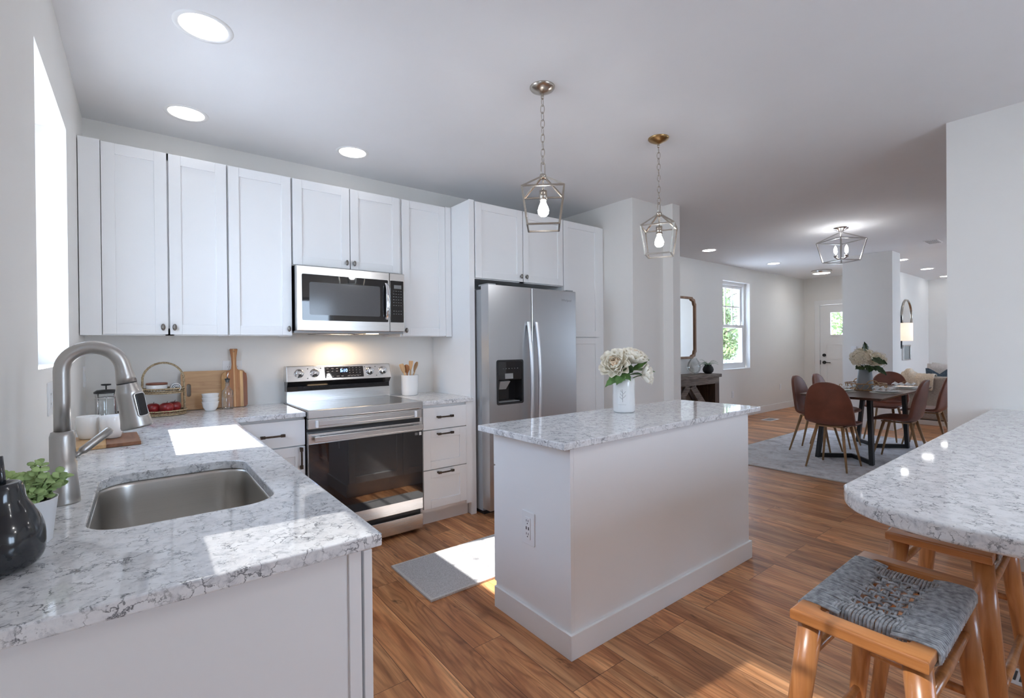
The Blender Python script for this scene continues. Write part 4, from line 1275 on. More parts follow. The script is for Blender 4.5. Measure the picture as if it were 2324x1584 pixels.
def pendant(x, y, ang, ztop, zring, zbot, wt, wb, canopy, label):
    t = thing('lantern_pendant', label, 'pendant lamp', (x, y, CZ), group='lantern pendants over the island')
    MB().lathe([(0, -0.038), (0.012, -0.036), (0.035, -0.026), (0.060, -0.012), (0.066, -0.004), (0.066, 0)], 36).build('canopy', canopy, t)
    MB().lathe([(0, -0.064), (0.007, -0.062), (0.009, -0.05), (0.006, -0.036)], 14).build('canopy_loop', FIXT, t)
    z = -0.058; zt = ztop - CZ
    ch = MB(); i = 0
    n = int((z - zt - 0.06) / 0.036)
    step = (z - zt - 0.06) / n
    for i in range(n):
        zc = z - step * (i + 0.5)
        pts = []
        for k in range(14):
            a = 2 * pi * k / 14
            u = 0.0105 * cos(a); w = (step * 0.5 + 0.0045) * sin(a)
            ph = (i % 2) * pi / 2 + 0.4 + 0.15 * sin(i * 2.3)
            pts.append((u * cos(ph), u * sin(ph), zc + w))
        ch.tube(pts, 0.0019, 6, closed=True)
    ch.build('chain', FIXT, t)
    lp = MB(); pts = []
    for k in range(16):
        a = 2 * pi * k / 16
        pts.append((0.0125 * (1 if cos(a) > 0 else -1) * min(1, abs(cos(a)) * 1.5), 0, zt + 0.034 + 0.034 * sin(a)))
    lp.tube(pts, 0.0028, 8, closed=True); lp.build('hanging_loop', FIXT, t)
    T0 = Matrix.Rotation(ang, 4, 'Z')
    f = MB(); f.T = T0
    zr = zring - CZ; zb = zbot - CZ; a = wt / 2; b = wb / 2; w = 0.0085
    f.lathe([(0, zt + 0.006), (0.016, zt + 0.004), (0.019, zt - 0.004), (0.014, zt - 0.022), (0, zt - 0.024)], 20)
    S = [(-1, -1), (1, -1), (1, 1), (-1, 1)]
    for i in range(4):
        p, q = S[i], S[(i + 1) % 4]
        f.bar((p[0] * 0.010, p[1] * 0.010, zt - 0.010), (p[0] * a, p[1] * a, zr), w)
        f.bar((p[0] * a, p[1] * a, zr), (q[0] * a, q[1] * a, zr), w)
        f.bar((p[0] * a, p[1] * a, zr), (p[0] * b, p[1] * b, zb), w)
        f.bar((p[0] * b, p[1] * b, zb), (q[0] * b, q[1] * b, zb), w)
    f.build('lantern_frame', FIXT, t)
    MB().lathe([(0.004, zt - 0.02), (0.004, zr + 0.005), (0.020, zr + 0.004), (0.020, zr - 0.045), (0.0165, zr - 0.046), (0, zr - 0.046)], 24).build('lamp_socket', FIXT, t)
    zb_ = zr - 0.046
    MB().lathe([(0.0135, zb_), (0.0145, zb_ - 0.012), (0.024, zb_ - 0.034), (0.029, zb_ - 0.052), (0.0265, zb_ - 0.070), (0.016, zb_ - 0.081), (0, zb_ - 0.084)], 24).build('bulb', BULB, t)
pendant(1.918, -1.851, radians(47.5), 2.198, 2.112, 1.925, 0.213, 0.163, FIXT, 'nearer lantern pendant with grey-nickel canopy above the left half of the island')
pendant(2.938, -1.843, radians(28), 2.168, 2.075, 1.892, 0.205, 0.158, BRASS, 'farther lantern pendant with brass canopy above the right end of the island')

def semi_flush():
    x, y = 6.76, -1.66
    t = thing('lantern_ceiling_light', 'open nickel lantern ceiling light with candle bulbs above the dining table', 'ceiling light', (x, y, CZ))
    NK = pmat('polished_nickel', (0.62, 0.61, 0.60), 0.18, metal=1.0, var=0.02)
    MB().lathe([(0, -0.05), (0.02, -0.048), (0.05, -0.022), (0.075, -0.016), (0.078, 0)], 36).build('canopy', NK, t)
    f = MB(); f.T = Matrix.Rotation(radians(62), 4, 'Z')
    zt, zr, zb, a, b, w = -0.055, -0.155, -0.395, 0.172, 0.128, 0.011
    S = [(-1, -1), (1, -1), (1, 1), (-1, 1)]
    for i in range(4):
        p, q = S[i], S[(i + 1) % 4]
        f.bar((p[0] * 0.012, p[1] * 0.012, zt), (p[0] * a, p[1] * a, zr), w)
        f.bar((p[0] * a, p[1] * a, zr), (q[0] * a, q[1] * a, zr), w)
        f.bar((p[0] * a, p[1] * a, zr), (p[0] * b, p[1] * b, zb), w)
        f.bar((p[0] * b, p[1] * b, zb), (q[0] * b, q[1] * b, zb), w)
    f.build('lantern_frame', NK, t)
    MB().cyl((0, 0, -0.37), 0.006, 0.33, 12).lathe([(0, -0.375), (0.018, -0.37), (0.018, -0.355), (0, -0.35)], 16).build('centre_stem', NK, t)
    for i in range(4):
        an = radians(62 + 90 * i); cx, cy = 0.075 * cos(an), 0.075 * sin(an)
        MB().tube([(0, 0, -0.36), (cx * 0.6, cy * 0.6, -0.366), (cx, cy, -0.345)], 0.005, 8).lathe([(0.008, -0.345), (0.022, -0.335), (0.024, -0.330), (0.010, -0.328), (0.0105, -0.295), (0, -0.295)], 16, (cx, cy, 0)).build('candle_arm', NK, t)
        MB().lathe([(0.010, -0.295), (0.018, -0.272), (0.016, -0.25), (0.006, -0.222), (0, -0.215)], 16, (cx, cy, 0)).build('bulb', CANDLE, t)
semi_flush()
def flush():
    t = thing('flush_ceiling_light', 'round flush disc ceiling light with metal rim near the front door', 'ceiling light', (10.3, -0.22, CZ))
    MB().lathe([(0.165, 0), (0.17, -0.02), (0.15, -0.05), (0.135, -0.055)], 40).build('rim', STEEL, t)
    MB().lathe([(0.135, -0.054), (0, -0.054)], 40).build('diffuser', emat('flush_diffuser', (1, 0.98, 0.95), 14), t)
flush()
t = thing('ceiling_vent', 'small white vent on the dining ceiling near the right wall edge', 'vent', (8.68, -2.12, CZ))
MB().box(-0.15, -0.075, -0.008, 0.15, 0.075, 0).build('vent_plate', TRIM, t, bevel=0.002)
m = MB()
for i in range(7): m.box(-0.13, -0.058 + i * 0.018, -0.011, 0.13, -0.050 + i * 0.018, -0.008)
m.build('louvres', GREYPL, t)

# ------------------------------------------------------------------ switches, sockets, floor grilles
def plate(name, label, cat, loc, T, w, h, kind):
    r = thing(name, label, cat, loc)
    m = MB(); m.T = T; m.prism(rrect(-w / 2, -h / 2, w / 2, h / 2, 0.005, 4), 0, 0.005); m.build('cover_plate', PLASTICW, r, bevel=0.001)
    n = max(1, round(w / 0.046) - (0 if w > 0.08 else 0))
    n = 1 if w < 0.09 else 2
    for i in range(n):
        xc = (i - (n - 1) / 2) * 0.046
        m = MB(); m.T = T
        if kind == 'switch': m.hexa([(xc - 0.015, -0.03, 0.005), (xc + 0.015, -0.03, 0.005), (xc + 0.015, 0.03, 0.005), (xc - 0.015, 0.03, 0.005)], [(xc - 0.015, -0.03, 0.010), (xc + 0.015, -0.03, 0.010), (xc + 0.015, 0.03, 0.006), (xc - 0.015, 0.03, 0.006)])
        else: m.prism(rrect(xc - 0.016, -0.033, xc + 0.016, 0.033, 0.006, 4), 0.004, 0.007)
        f = m.build('rocker' if kind == 'switch' else 'socket_face', PLASTICW, r)
        if kind != 'switch':
            m = MB(); m.T = T
            for zc in (0.017, -0.017):
                m.box(xc - 0.007, zc - 0.004, 0.0068, xc - 0.005, zc + 0.004, 0.0074).box(xc + 0.005, zc - 0.004, 0.0068, xc + 0.007, zc + 0.004, 0.0074)
            m.build('slots', GREYPL, f)
    return r
FPX = Matrix(((0, 0, 1, 0), (1, 0, 0, 0), (0, 1, 0, 0), (0, 0, 0, 1)))     # plate facing +X
plate('wall_socket', 'white double-gang socket plate on the wall behind the tap', 'socket', (WX, -1.375, 1.135), FPX, 0.116, 0.116, 'socket')
plate('light_switch', 'white switch plate on the left wall near the corner, beyond the tap', 'switch', (WX, -0.10, 1.155), FPX, 0.073, 0.118, 'switch')
plate('wall_socket', 'white socket plate half hidden behind the paddle board handle', 'socket', (0.735, 0.0, 1.165), FACE_Y, 0.116, 0.116, 'socket')
plate('light_switch', 'small white plate on the wall end behind the dining table flowers', 'switch', (9.0, -1.115, 1.19), FACE_X, 0.073, 0.118, 'switch')
plate('wall_socket', 'low white socket on the dining wall below the window', 'socket', (8.39, 0.5, 0.42), FACE_Y, 0.073, 0.118, 'socket')
plate('wall_socket', 'low white socket on the dining wall between window and front door', 'socket', (10.25, 0.5, 0.44), FACE_Y, 0.073, 0.118, 'socket')

def register(label, x, y, rz, L, Wd):
    r = thing('floor_register', label, 'floor vent', (x, y, 0), rz)
    m = MB(); m.box(-L / 2, -Wd / 2, 0, L / 2, Wd / 2, 0.004); m.build('grille_plate', PLASTICW, r, bevel=0.0015)
    m = MB(); n = int((L - 0.05) / 0.016)
    for i in range(n): m.box(-L / 2 + 0.03 + i * 0.016, -Wd / 2 + 0.025, 0.0035, -L / 2 + 0.037 + i * 0.016, Wd / 2 - 0.025, 0.0046)
    m.build('slots', BLACKPL, r)
register('white floor register on the dining floor below the window', 8.74, 0.03, 0, 0.32, 0.17)
register('white slotted floor register behind the woven stools', 2.93, -3.44, pi / 2, 0.32, 0.13)

# ------------------------------------------------------------------ kitchen mat
o = MB().box(-0.40, -0.245, 0.0015, 0.40, 0.245, 0.010).build('kitchen_mat', MATF, None, loc=(1.805, -1.296, 0), bevel=0.004)
tag(o, 'pale grey mat on the floor between range and island, half in sunlight', 'mat')
BORDER = weave_mat('mat_border', (0.50, 0.49, 0.48), (0.68, 0.67, 0.66), 200, 0.95)
m = MB()
for a in ((-0.402, -0.247, -0.386, 0.247), (0.386, -0.247, 0.402, 0.247), (-0.386, -0.247, 0.386, -0.231), (-0.386, 0.231, 0.386, 0.247)): m.box(a[0], a[1], 0.001, a[2], a[3], 0.0115)
m.build('border', BORDER, o)

# ------------------------------------------------------------------ things on the left worktop
def pear():
    r = thing('pear_ornament', 'glossy black faceted ceramic pear ornament at the left edge of the worktop', 'ornament', (0.047, -2.492, CT))
    BC = pmat('black_glazed_ceramic', (0.016, 0.019, 0.024), 0.16, coat=0.5, var=0.25, vscale=14)
    prof = [(0.0, 0.0), (0.030, 0.0), (0.047, 0.006), (0.058, 0.024), (0.0625, 0.050), (0.056, 0.080), (0.044, 0.105), (0.035, 0.128), (0.0315, 0.148), (0.027, 0.158), (0.018, 0.158), (0.009, 0.152), (0.0, 0.150)]
    random.seed(5)
    n = 11; rows = []
    for i, (a, z) in enumerate(prof):
        row = []
        for k in range(n):
            th = 2 * pi * (k + 0.5 * (i % 2)) / n
            j = 1 + random.uniform(-0.055, 0.055) if 2 < i < 9 else 1
            row.append((a * j * cos(th), a * j * sin(th), z))
        rows.append([p for p in row])
    vs = [p for q in rows for p in q]; fs = []
    for i in range(len(rows) - 1):
        for k in range(n):
            l = (k + 1) % n; A, B, Cc, D = i * n + k, i * n + l, (i + 1) * n + l, (i + 1) * n + k
            if i % 2: fs += [(A, B, Cc), (A, Cc, D)]
            else: fs += [(A, B, D), (B, Cc, D)]
    m = MB(); m.add(vs, fs, True); o = m.build('body', BC, r, subsurf=3)
    bm = bmesh.new(); bm.from_mesh(o.data); cl = bm.edges.layers.float.new('crease_edge')
    for e in bm.edges: e[cl] = 0.16
    bm.to_mesh(o.data); bm.free()
    MB().tube([(0.0, 0, 0.146), (0.001, 0.0, 0.166), (-0.003, 0.0, 0.205)], [0.0075, 0.0055, 0.0065], 10).build('stem', BC, r)
pear()

def leaf_disc(m, c, nrm, r, cup=0.25, up=None, long=1.25):
    """a rounded little leaf"""
    n = Vector(nrm).normalized(); u = n.orthogonal().normalized() if up is None else (Vector(up) - n * n.dot(Vector(up))).normalized(); v = n.cross(u)
    rows = []
    for i, t in enumerate((0.0, 0.25, 0.55, 0.85, 1.0)):
        w = (0.12, 0.62, 0.92, 0.62, 0.05)[i] * r * 0.8
        row = []
        for s in (-1, 0, 1):
            p = Vector(c) + u * (t * r * 2 * long * 0.8) + v * (s * w) + n * (abs(s) * cup * r * 0.5 - 0.15 * r * t * t)
            row.append(tuple(p))
        rows.append(row)
    m.grid(rows, True)

def potted_sedum():
    r = thing('potted_plant', 'small pale green leafy plant in a white pot beside the tap', 'plant', (0.057, -2.352, CT))
    MB().lathe([(0, 0), (0.039, 0), (0.041, 0.003), (0.050, 0.087), (0.0510, 0.090), (0.0485, 0.090), (0.046, 0.078), (0.0, 0.077)], 40).build('pot', pmat('white_matte_pot', (0.80, 0.81, 0.83), 0.45, var=0.004), r)
    MB().lathe([(0.0455, 0.079), (0, 0.084)], 24).build('soil', pmat('dark_soil', (0.02, 0.016, 0.012), 0.95, var=0.5, vscale=60), r)
    random.seed(11)
    fl = MB(); st = MB()
    for s in range(38):
        a = random.uniform(0, 2 * pi); rr = random.uniform(0.0, 0.042)
        b = Vector((rr * cos(a), rr * sin(a), 0.080))
        lean = Vector((cos(a) * random.uniform(0.15, 0.8), sin(a) * random.uniform(0.25, 0.9), random.uniform(0.75, 1.1))).normalized()
        ln = random.uniform(0.040, 0.100)
        pts = [b + lean * (ln * t) + Vector((0, 0, -0.012 * t * t)) for t in (0, 0.35, 0.7, 1)]
        st.tube([tuple(p) for p in pts], 0.0013, 5)
        k = int(ln / 0.015)
        for i in range(1, k + 1):
            t = i / k; p = b + lean * (ln * t) + Vector((0, 0, -0.012 * t * t))
            for q in (0, 1):
                az = i * 1.57 + q * pi + random.uniform(-0.3, 0.3)
                out = Vector((cos(az), sin(az), 0.55 if t < 0.9 else 1.1)).normalized()
                nr = (Vector((0.12, -0.5, 0.75)) - out * 0.25 + Vector((random.uniform(-.5, .5), random.uniform(-.5, .3), random.uniform(-.2, .3)))).normalized()
                leaf_disc(fl, p, nr, random.uniform(0.0078, 0.0125), up=out, long=1.0)
    fl.build('foliage', LEAFL, r, solid=0.0006); st.build('stems', STEM, r)
potted_sedum()

def two_tone_board():
    T1 = wood_mat('acacia_board', [(0.3, (0.16, 0.062, 0.028)), (0.7, (0.29, 0.125, 0.060))], (30, 4, 30), 0.4)
    T2 = wood_mat('light_beech_board', [(0.3, (0.52, 0.30, 0.13)), (0.7, (0.68, 0.44, 0.22))], (30, 4, 30), 0.4)
    r = thing('serving_board', 'low two-tone serving board, pale and dark wood, under the two mugs', 'board', (0.128, -1.09, CT))
    r.rotation_euler = (0, 0, radians(3))
    MB().box(-0.108, -0.145, 0.001, -0.002, 0.150, 0.0155).build('pale_half', T2, r, bevel=0.002)
    MB().box(-0.002, -0.145, 0.001, 0.108, 0.150, 0.0155).build('dark_half', T1, r, bevel=0.002)
two_tone_board()
def mug(label, x, y, rz, rx=1.0):
    r = thing('mug', label, 'mug', (x, y, CT + 0.0162), rz, 'mugs on the serving board')
    MB().lathe([(0, 0), (0.024, 0), (0.030, 0.004), (0.037, 0.030), (0.0415, 0.068), (0.0425, 0.094), (0.0415, 0.0955), (0.0395, 0.094), (0.0385, 0.068), (0.034, 0.03), (0.024, 0.008), (0, 0.007)], 40).build('cup', CERAMIC, r)
    pts = [(0.040, 0, 0.076), (0.056, 0, 0.080), (0.067, 0, 0.066), (0.067, 0, 0.045), (0.056, 0, 0.030), (0.036, 0, 0.026)]
    MB().tube(pts, [0.0045, 0.005, 0.0052, 0.0052, 0.005, 0.0045], 10).build('handle', CERAMIC, r)
    return r
mug('white mug on the pale half of the serving board, left of its twin', 0.066, -1.02, radians(60))
mug('white mug on the dark half of the serving board, right beside the spray head', 0.146, -1.065, radians(72))

def french_press():
    r = thing('french_press', 'clear glass coffee press with black plunger lid in the corner', 'coffee press', (0.092, -0.27, CT))
    MB().lathe([(0, 0.0), (0.050, 0.0), (0.052, 0.012), (0.048, 0.014), (0, 0.014)], 32).build('base', BLACKPL, r)
    MB().lathe([(0.047, 0.0145), (0.0475, 0.150), (0.050, 0.156)], 32).build('glass_jug', GLASSC, r)
    m = MB()
    for k in range(4):
        a = pi / 4 + k * pi / 2
        m.tube([(0.049 * cos(a), 0.049 * sin(a), 0.012), (0.0492 * cos(a), 0.0492 * sin(a), 0.150)], 0.0022, 6)
    m.tube([(0.0495 * cos(2 * pi * k / 32), 0.0495 * sin(2 * pi * k / 32), 0.128) for k in range(32)], 0.003, 6, closed=True)
    m.build('metal_cage', CHROME, r)
    MB().lathe([(0.053, 0.152), (0.054, 0.160), (0.040, 0.171), (0.0, 0.173)], 32).build('lid', BLACKPL, r)
    MB().cyl((0, 0, 0.172), 0.0035, 0.022, 10).lathe([(0, 0.194), (0.012, 0.194), (0.022, 0.196), (0.022, 0.203), (0, 0.204)], 24).build('plunger_knob', BLACKPL, r)
    MB().cyl((0, 0, 0.03), 0.0025, 0.12, 8).cyl((0, 0, 0.03), 0.045, 0.003, 28).build('plunger', CHROME, r)
    MB().tube([(0.052, -0.02, 0.142), (0.078, -0.035, 0.135), (0.080, -0.036, 0.09), (0.072, -0.033, 0.05), (0.050, -0.02, 0.045)], [0.006, 0.007, 0.007, 0.007, 0.006], 10, flat=1.0).build('handle', BLACKPL, r)
french_press()

def basket():
    c = (0.350, -0.205, CT)
    r = thing('tiered_basket', 'two-tier oval seagrass basket with arched handle in front of the wall', 'basket', c)
    def tray(z, h, name, rx=0.100, ry=0.085):
        m = MB(); n = 40
        def el(k, f, zz): a = 2 * pi * k / n; return (rx * f * cos(a), ry * f * sin(a), zz)
        # woven wall: zigzag cane between two rims
        for zz in (z + 0.004, z + h):
            m.tube([el(k, 1.0 if zz < z + h else 1.05, zz) for k in range(n)], 0.0048, 6, closed=True)
        pts = [el(k / 2 * 1.0, 1.0 + 0.05 * (k % 2), z + 0.006 + (h - 0.008) * (k % 2)) for k in range(2 * n)]
        m.tube(pts, 0.0030, 5, closed=True)
        pts = [el(k / 2 + 0.5, 1.0 + 0.05 * (1 - k % 2), z + 0.006 + (h - 0.008) * (1 - k % 2)) for k in range(2 * n)]
        m.tube(pts, 0.0030, 5, closed=True)
        m.tube([el(k, 1.025, z + h * 0.5) for k in range(n)], 0.0034, 6, closed=True)
        m.lathe([(0, z + 0.001), (rx * 0.99, z + 0.001), (rx * 0.99, z + 0.005), (0, z + 0.005)], n, (0, 0, 0), False, (1, ry / rx))
        m.build(name, RATTAN, r)
    tray(0.002, 0.026, 'lower_tray', 0.108, 0.092); tray(0.130, 0.028, 'upper_tray', 0.098, 0.082)
    m = MB(); pts = [(-0.103, 0, 0.005), (-0.101, 0, 0.16)]
    for i in range(1, 16):
        a = pi - pi * i / 16
        pts.append((0.101 * cos(a), 0, 0.205 + 0.106 * sin(a)))
    pts += [(0.101, 0, 0.16), (0.103, 0, 0.005)]
    m.tube(pts, 0.0058, 8)
    # wrapped cane
    m.build('arched_handle', RATTAN, r)
    APPLE = pmat('red_apple_skin', (0.32, 0.018, 0.022), 0.28, coat=0.3, var=0.45, vscale=22)
    def apple(label, x, y, s, rot):
        a = thing('apple', label, 'apple', (c[0] + x, c[1] + y, CT + 0.0075), group='red apples in the lower basket tray')
        m = MB(); R0 = 0.036 * s
        m.T = TF((0, 0, 0), (0, 0, rot))
        m.lathe([(0, 0.010 * s), (0.008 * s, 0.003 * s), (0.017 * s, 0.0), (0.028 * s, 0.010 * s), (0.0355 * s, 0.030 * s), (0.0365 * s, 0.042 * s), (0.031 * s, 0.058 * s), (0.018 * s, 0.066 * s), (0.008 * s, 0.063 * s), (0, 0.055 * s)], 28)
        m.build('fruit', APPLE, a)
        MB().tube([(0, 0, 0.055 * s), (0.002, 0, 0.066 * s), (0.006, 0.001, 0.075 * s)], 0.0014, 6).build('stalk', STEMB, a)
    apple('red apple at the left of the lower basket tray', -0.052, -0.004, 0.98, 0.4)
    apple('red apple in the middle front of the lower basket tray', 0.012, -0.028, 1.0, 1.4)
    apple('red apple at the back right of the lower basket tray', 0.052, 0.030, 1.0, 2.2)
    # crock and towel on the upper tier
    b = thing('lidded_bowl', 'small white bowl with a brown wooden lid on the upper basket tier', 'bowl', (c[0] - 0.032, c[1] + 0.004, CT + 0.1355))
    MB().lathe([(0, 0), (0.046, 0), (0.050, 0.006), (0.052, 0.044), (0.049, 0.046), (0, 0.046)], 32).build('bowl', CERAMIC, b)
    MB().lathe([(0, 0.0465), (0.0525, 0.0465), (0.0525, 0.056), (0.050, 0.058), (0, 0.058)], 32).build('lid', wood_mat('reddish_lid_wood', [(0.3, (0.17, 0.055, 0.035)), (0.7, (0.27, 0.10, 0.06))], (40, 8, 40), 0.4), b)
    tw = thing('rolled_towel', 'rolled white cloth beside the lidded bowl on the upper basket tier', 'towel', (c[0] + 0.060, c[1] - 0.004, CT + 0.1355))
    TOW = weave_mat('white_towel', (0.72, 0.72, 0.73), (0.82, 0.82, 0.82), 150, 0.95)
    m = MB(); rows = []
    sp = [((0.006 + 0.0205 * t) * cos(2 * pi * 2.6 * t), (0.006 + 0.0205 * t) * sin(2 * pi * 2.6 * t)) for t in [i / 60 for i in range(61)]]
    for y in (-0.055, -0.054, 0.055): rows.append([(x, y, z + 0.027) for x, z in sp])
    m.grid(rows, True); m.build('cloth_roll', TOW, tw, solid=0.0042)
STEMB = pmat('brown_stalk', (0.10, 0.06, 0.03), 0.8, var=0.2)
basket()

def lean(y_base, y_top, h): return math.atan2(y_top - y_base, h)

def cutting_boards():
    # landscape board leaning on the wall, handle slot at its left end
    a = radians(-8)
    r = thing('cutting_board', 'rectangular pale wood cutting board with handle slot leaning on the wall', 'cutting board', (0.443, -0.053, CT + 0.001))
    T = Matrix.Rotation(a, 4, 'X') @ Matrix(((1, 0, 0, 0), (0, 0, -1, 0), (0, 1, 0, 0), (0, 0, 0, 1)))
    slot = rrect(0.030, 0.085, 0.053, 0.165, 0.0112, 6)
    outline_slab('board', [rrect(0, 0, 0.36, 0.247, 0.022, 6), slot], 0, 0.016, BOARDW, r, bevel=0.003, T=T)
    # paddle board in front
    bands = (0.0, 0.148, [(0.0, (0.95, 0.85, 0.62)), (0.18, (0.80, 0.50, 0.28)), (0.47, (1.25, 1.15, 0.95)), (0.53, (0.85, 0.56, 0.32)), (0.72, (1.35, 1.3, 1.05)), (0.84, (0.52, 0.26, 0.15))])
    PW = wood_mat('striped_paddle_board', [(0.3, (0.42, 0.25, 0.12)), (0.7, (0.58, 0.37, 0.20))], (40, 40, 5), 0.4, 0.1, 1.2, bands)
    p = thing('paddle_board', 'tall striped wooden paddle board with long handle leaning on the wall', 'cutting board', (0.663, -0.070, CT + 0.001))
    pts = [(0.008, 0.0), (0.140, 0.0), (0.149, 0.012), (0.150, 0.19), (0.146, 0.222), (0.130, 0.236), (0.104, 0.243), (0.092, 0.256), (0.0885, 0.285), (0.090, 0.330), (0.0985, 0.385), (0.096, 0.390), (0.054, 0.390), (0.0515, 0.385), (0.060, 0.330), (0.0615, 0.285), (0.058, 0.256), (0.046, 0.243), (0.018, 0.236), (0.003, 0.222), (-0.001, 0.19), (0.0, 0.012)]
    hole = [(0.075 + 0.004 * cos(k * pi / 5), 0.372 + 0.004 * sin(k * pi / 5)) for k in range(10)]
    T2 = Matrix.Rotation(radians(-7), 4, 'X') @ Matrix(((1, 0, 0, 0), (0, 0, -1, 0), (0, 1, 0, 0), (0, 0, 0, 1)))
    outline_slab('board', [pts, hole], 0, 0.016, PW, p, bevel=0.003, T=T2)
cutting_boards()

def small_bowl(z, tilt, label):
    o = MB().lathe([(0, 0.003), (0.026, 0.0), (0.028, 0.0), (0.030, 0.004), (0.041, 0.022), (0.0465, 0.052), (0.0485, 0.056), (0.0475, 0.058), (0.0445, 0.053), (0.038, 0.024), (0.026, 0.008), (0, 0.007)], 36).build('bowl', CERAMIC)
    o.location = (0.590, -0.165, CT + z); o.rotation_euler = (radians(tilt), radians(tilt * 0.7), 0)
    tag(o, label, 'bowl', 'stack of three white bowls')
small_bowl(0.001, 0, 'white bowl at the bottom of the stack of three')
small_bowl(0.026, 0.0, 'white bowl in the middle of the stack of three')
small_bowl(0.050, 0.0, 'white bowl on top of the stack of three')

def oil_bottle():
    r = thing('oil_bottle', 'clear glass oil bottle with pourer in front of the paddle board', 'bottle', (0.686, -0.150, CT + 0.001))
    prof = [(0.034, 0.004), (0.035, 0.10), (0.032, 0.118), (0.018, 0.134), (0.0125, 0.145), (0.012, 0.180), (0.0145, 0.182), (0.0145, 0.190)]
    MB().lathe([(0, 0.0), (0.031, 0.0)] + prof + [(0.011, 0.190), (0.010, 0.15)], 28).build('glass', GLASSC, r)
    MB().lathe([(0.0105, 0.172), (0.0115, 0.186), (0.016, 0.191), (0.016, 0.196), (0.006, 0.198), (0, 0.198)], 20).build('stopper', BLACKPL, r)
    MB().tube([(0, 0, 0.196), (0.001, 0, 0.215), (0.006, -0.002, 0.236)], [0.004, 0.0035, 0.0025], 8).build('pourer', CHROME, r)
oil_bottle()

def crock():
    c = (1.965, -0.155, CT + 0.001)
    r = thing('utensil_crock', 'white ceramic crock of wooden utensils right of the range', 'crock', c)
    MB().lathe([(0, 0), (0.058, 0), (0.064, 0.006), (0.067, 0.05), (0.0695, 0.160), (0.0705, 0.163), (0.067, 0.163), (0.065, 0.15), (0.062, 0.02), (0, 0.015)], 40).build('crock_body', CERAMIC, r)
    WD = wood_mat('beech_utensil', [(0.3, (0.50, 0.31, 0.16)), (0.7, (0.66, 0.45, 0.26))], (40, 40, 5), 0.55)
    WR = wood_mat('cherry_utensil', [(0.3, (0.36, 0.15, 0.06)), (0.7, (0.50, 0.24, 0.10))], (40, 40, 5), 0.5)
    def tool(label, base, top, kind, mat, turn=0.0):
        t = thing('wooden_utensil', label, 'utensil', c, group='wooden utensils in the crock')
        a, b = Vector(base), Vector(top); d = (b - a).normalized()
        h = MB().tube([tuple(a), tuple(a + (b - a) * 0.72)], [0.005, 0.0058], 10); h.build('handle', mat, t)
        q = d.to_track_quat('Z', 'Y').to_matrix().to_4x4() @ Matrix.Rotation(turn, 4, 'Z')
        L = (b - a).length
        pr = {'spatula': [(0, .006), (.2, .012), (.45, .025), (.95, .029), (1, .027)], 'spoon': [(0, .006), (.15, .011), (.4, .023), (.65, .027), (.88, .020), (1, .006)], 'fork': [(0, .006), (.2, .012), (.5, .022), (.9, .022), (1, .018)]}[kind]
        m = MB(); m.T = Matrix.Translation(a + d * (L * 0.68)) @ q; hl = L * 0.34
        rows = []
        for tt, w in pr:
            z = hl * tt; row = []
            for s in (-1, -0.5, 0, 0.5, 1):
                y = (0.008 * s * s * (1 if kind == 'spoon' else 0.25))
                row.append((w * s, y, z))
            rows.append(row)
        m.grid(rows, True); m.build('blade', mat, t, solid=0.005, subsurf=1)
    tool('narrow wooden spatula leaning left in the crock', (0.02, 0, 0.02), (-0.078, -0.01, 0.250), 'fork', WD, 0.6)
    tool('thin wooden fork leaning left behind the spatula in the crock', (0.015, 0.02, 0.02), (-0.055, 0.03, 0.240), 'fork', WD, 0.9)
    tool('darker cherry wood spoon in the crock', (0.0, 0.01, 0.02), (-0.022, 0.02, 0.243), 'spoon', WR, 1.3)
    tool('broad pale wooden turner in the centre of the crock', (-0.01, -0.01, 0.02), (0.012, -0.005, 0.272), 'spatula', WD, 0.0)
    tool('round wooden spoon leaning right in the crock', (-0.02, 0, 0.02), (0.066, -0.012, 0.262), 'spoon', WD, 0.3)
crock()

# ------------------------------------------------------------------ flowers on the island
def petal(m, base, direction, normal, length, width, cup=0.35, curl=0.25, ruffle=0.0, n=6, nw=4):
    d = Vector(direction).normalized(); nn = Vector(normal); nn = (nn - d * nn.dot(d)).normalized(); s = d.cross(nn)
    rows = []
    for i in range(n + 1):
        t = i / n
        w = width * (sin(pi * min(1, 0.12 + 0.72 * t)) ** 0.8) * (1 if t < 0.97 else 0.92)
        row = []
        for k in range(nw + 1):
            u = -1 + 2 * k / nw
            p = Vector(base) + d * (length * t * (1 - 0.08 * u * u * t)) + s * (u * w * 0.5) + nn * (cup * width * 0.5 * u * u + curl * length * t * t + ruffle * length * t * random.uniform(-1, 1))
            row.append(tuple(p))
        rows.append(row)
    m.grid(rows, True)

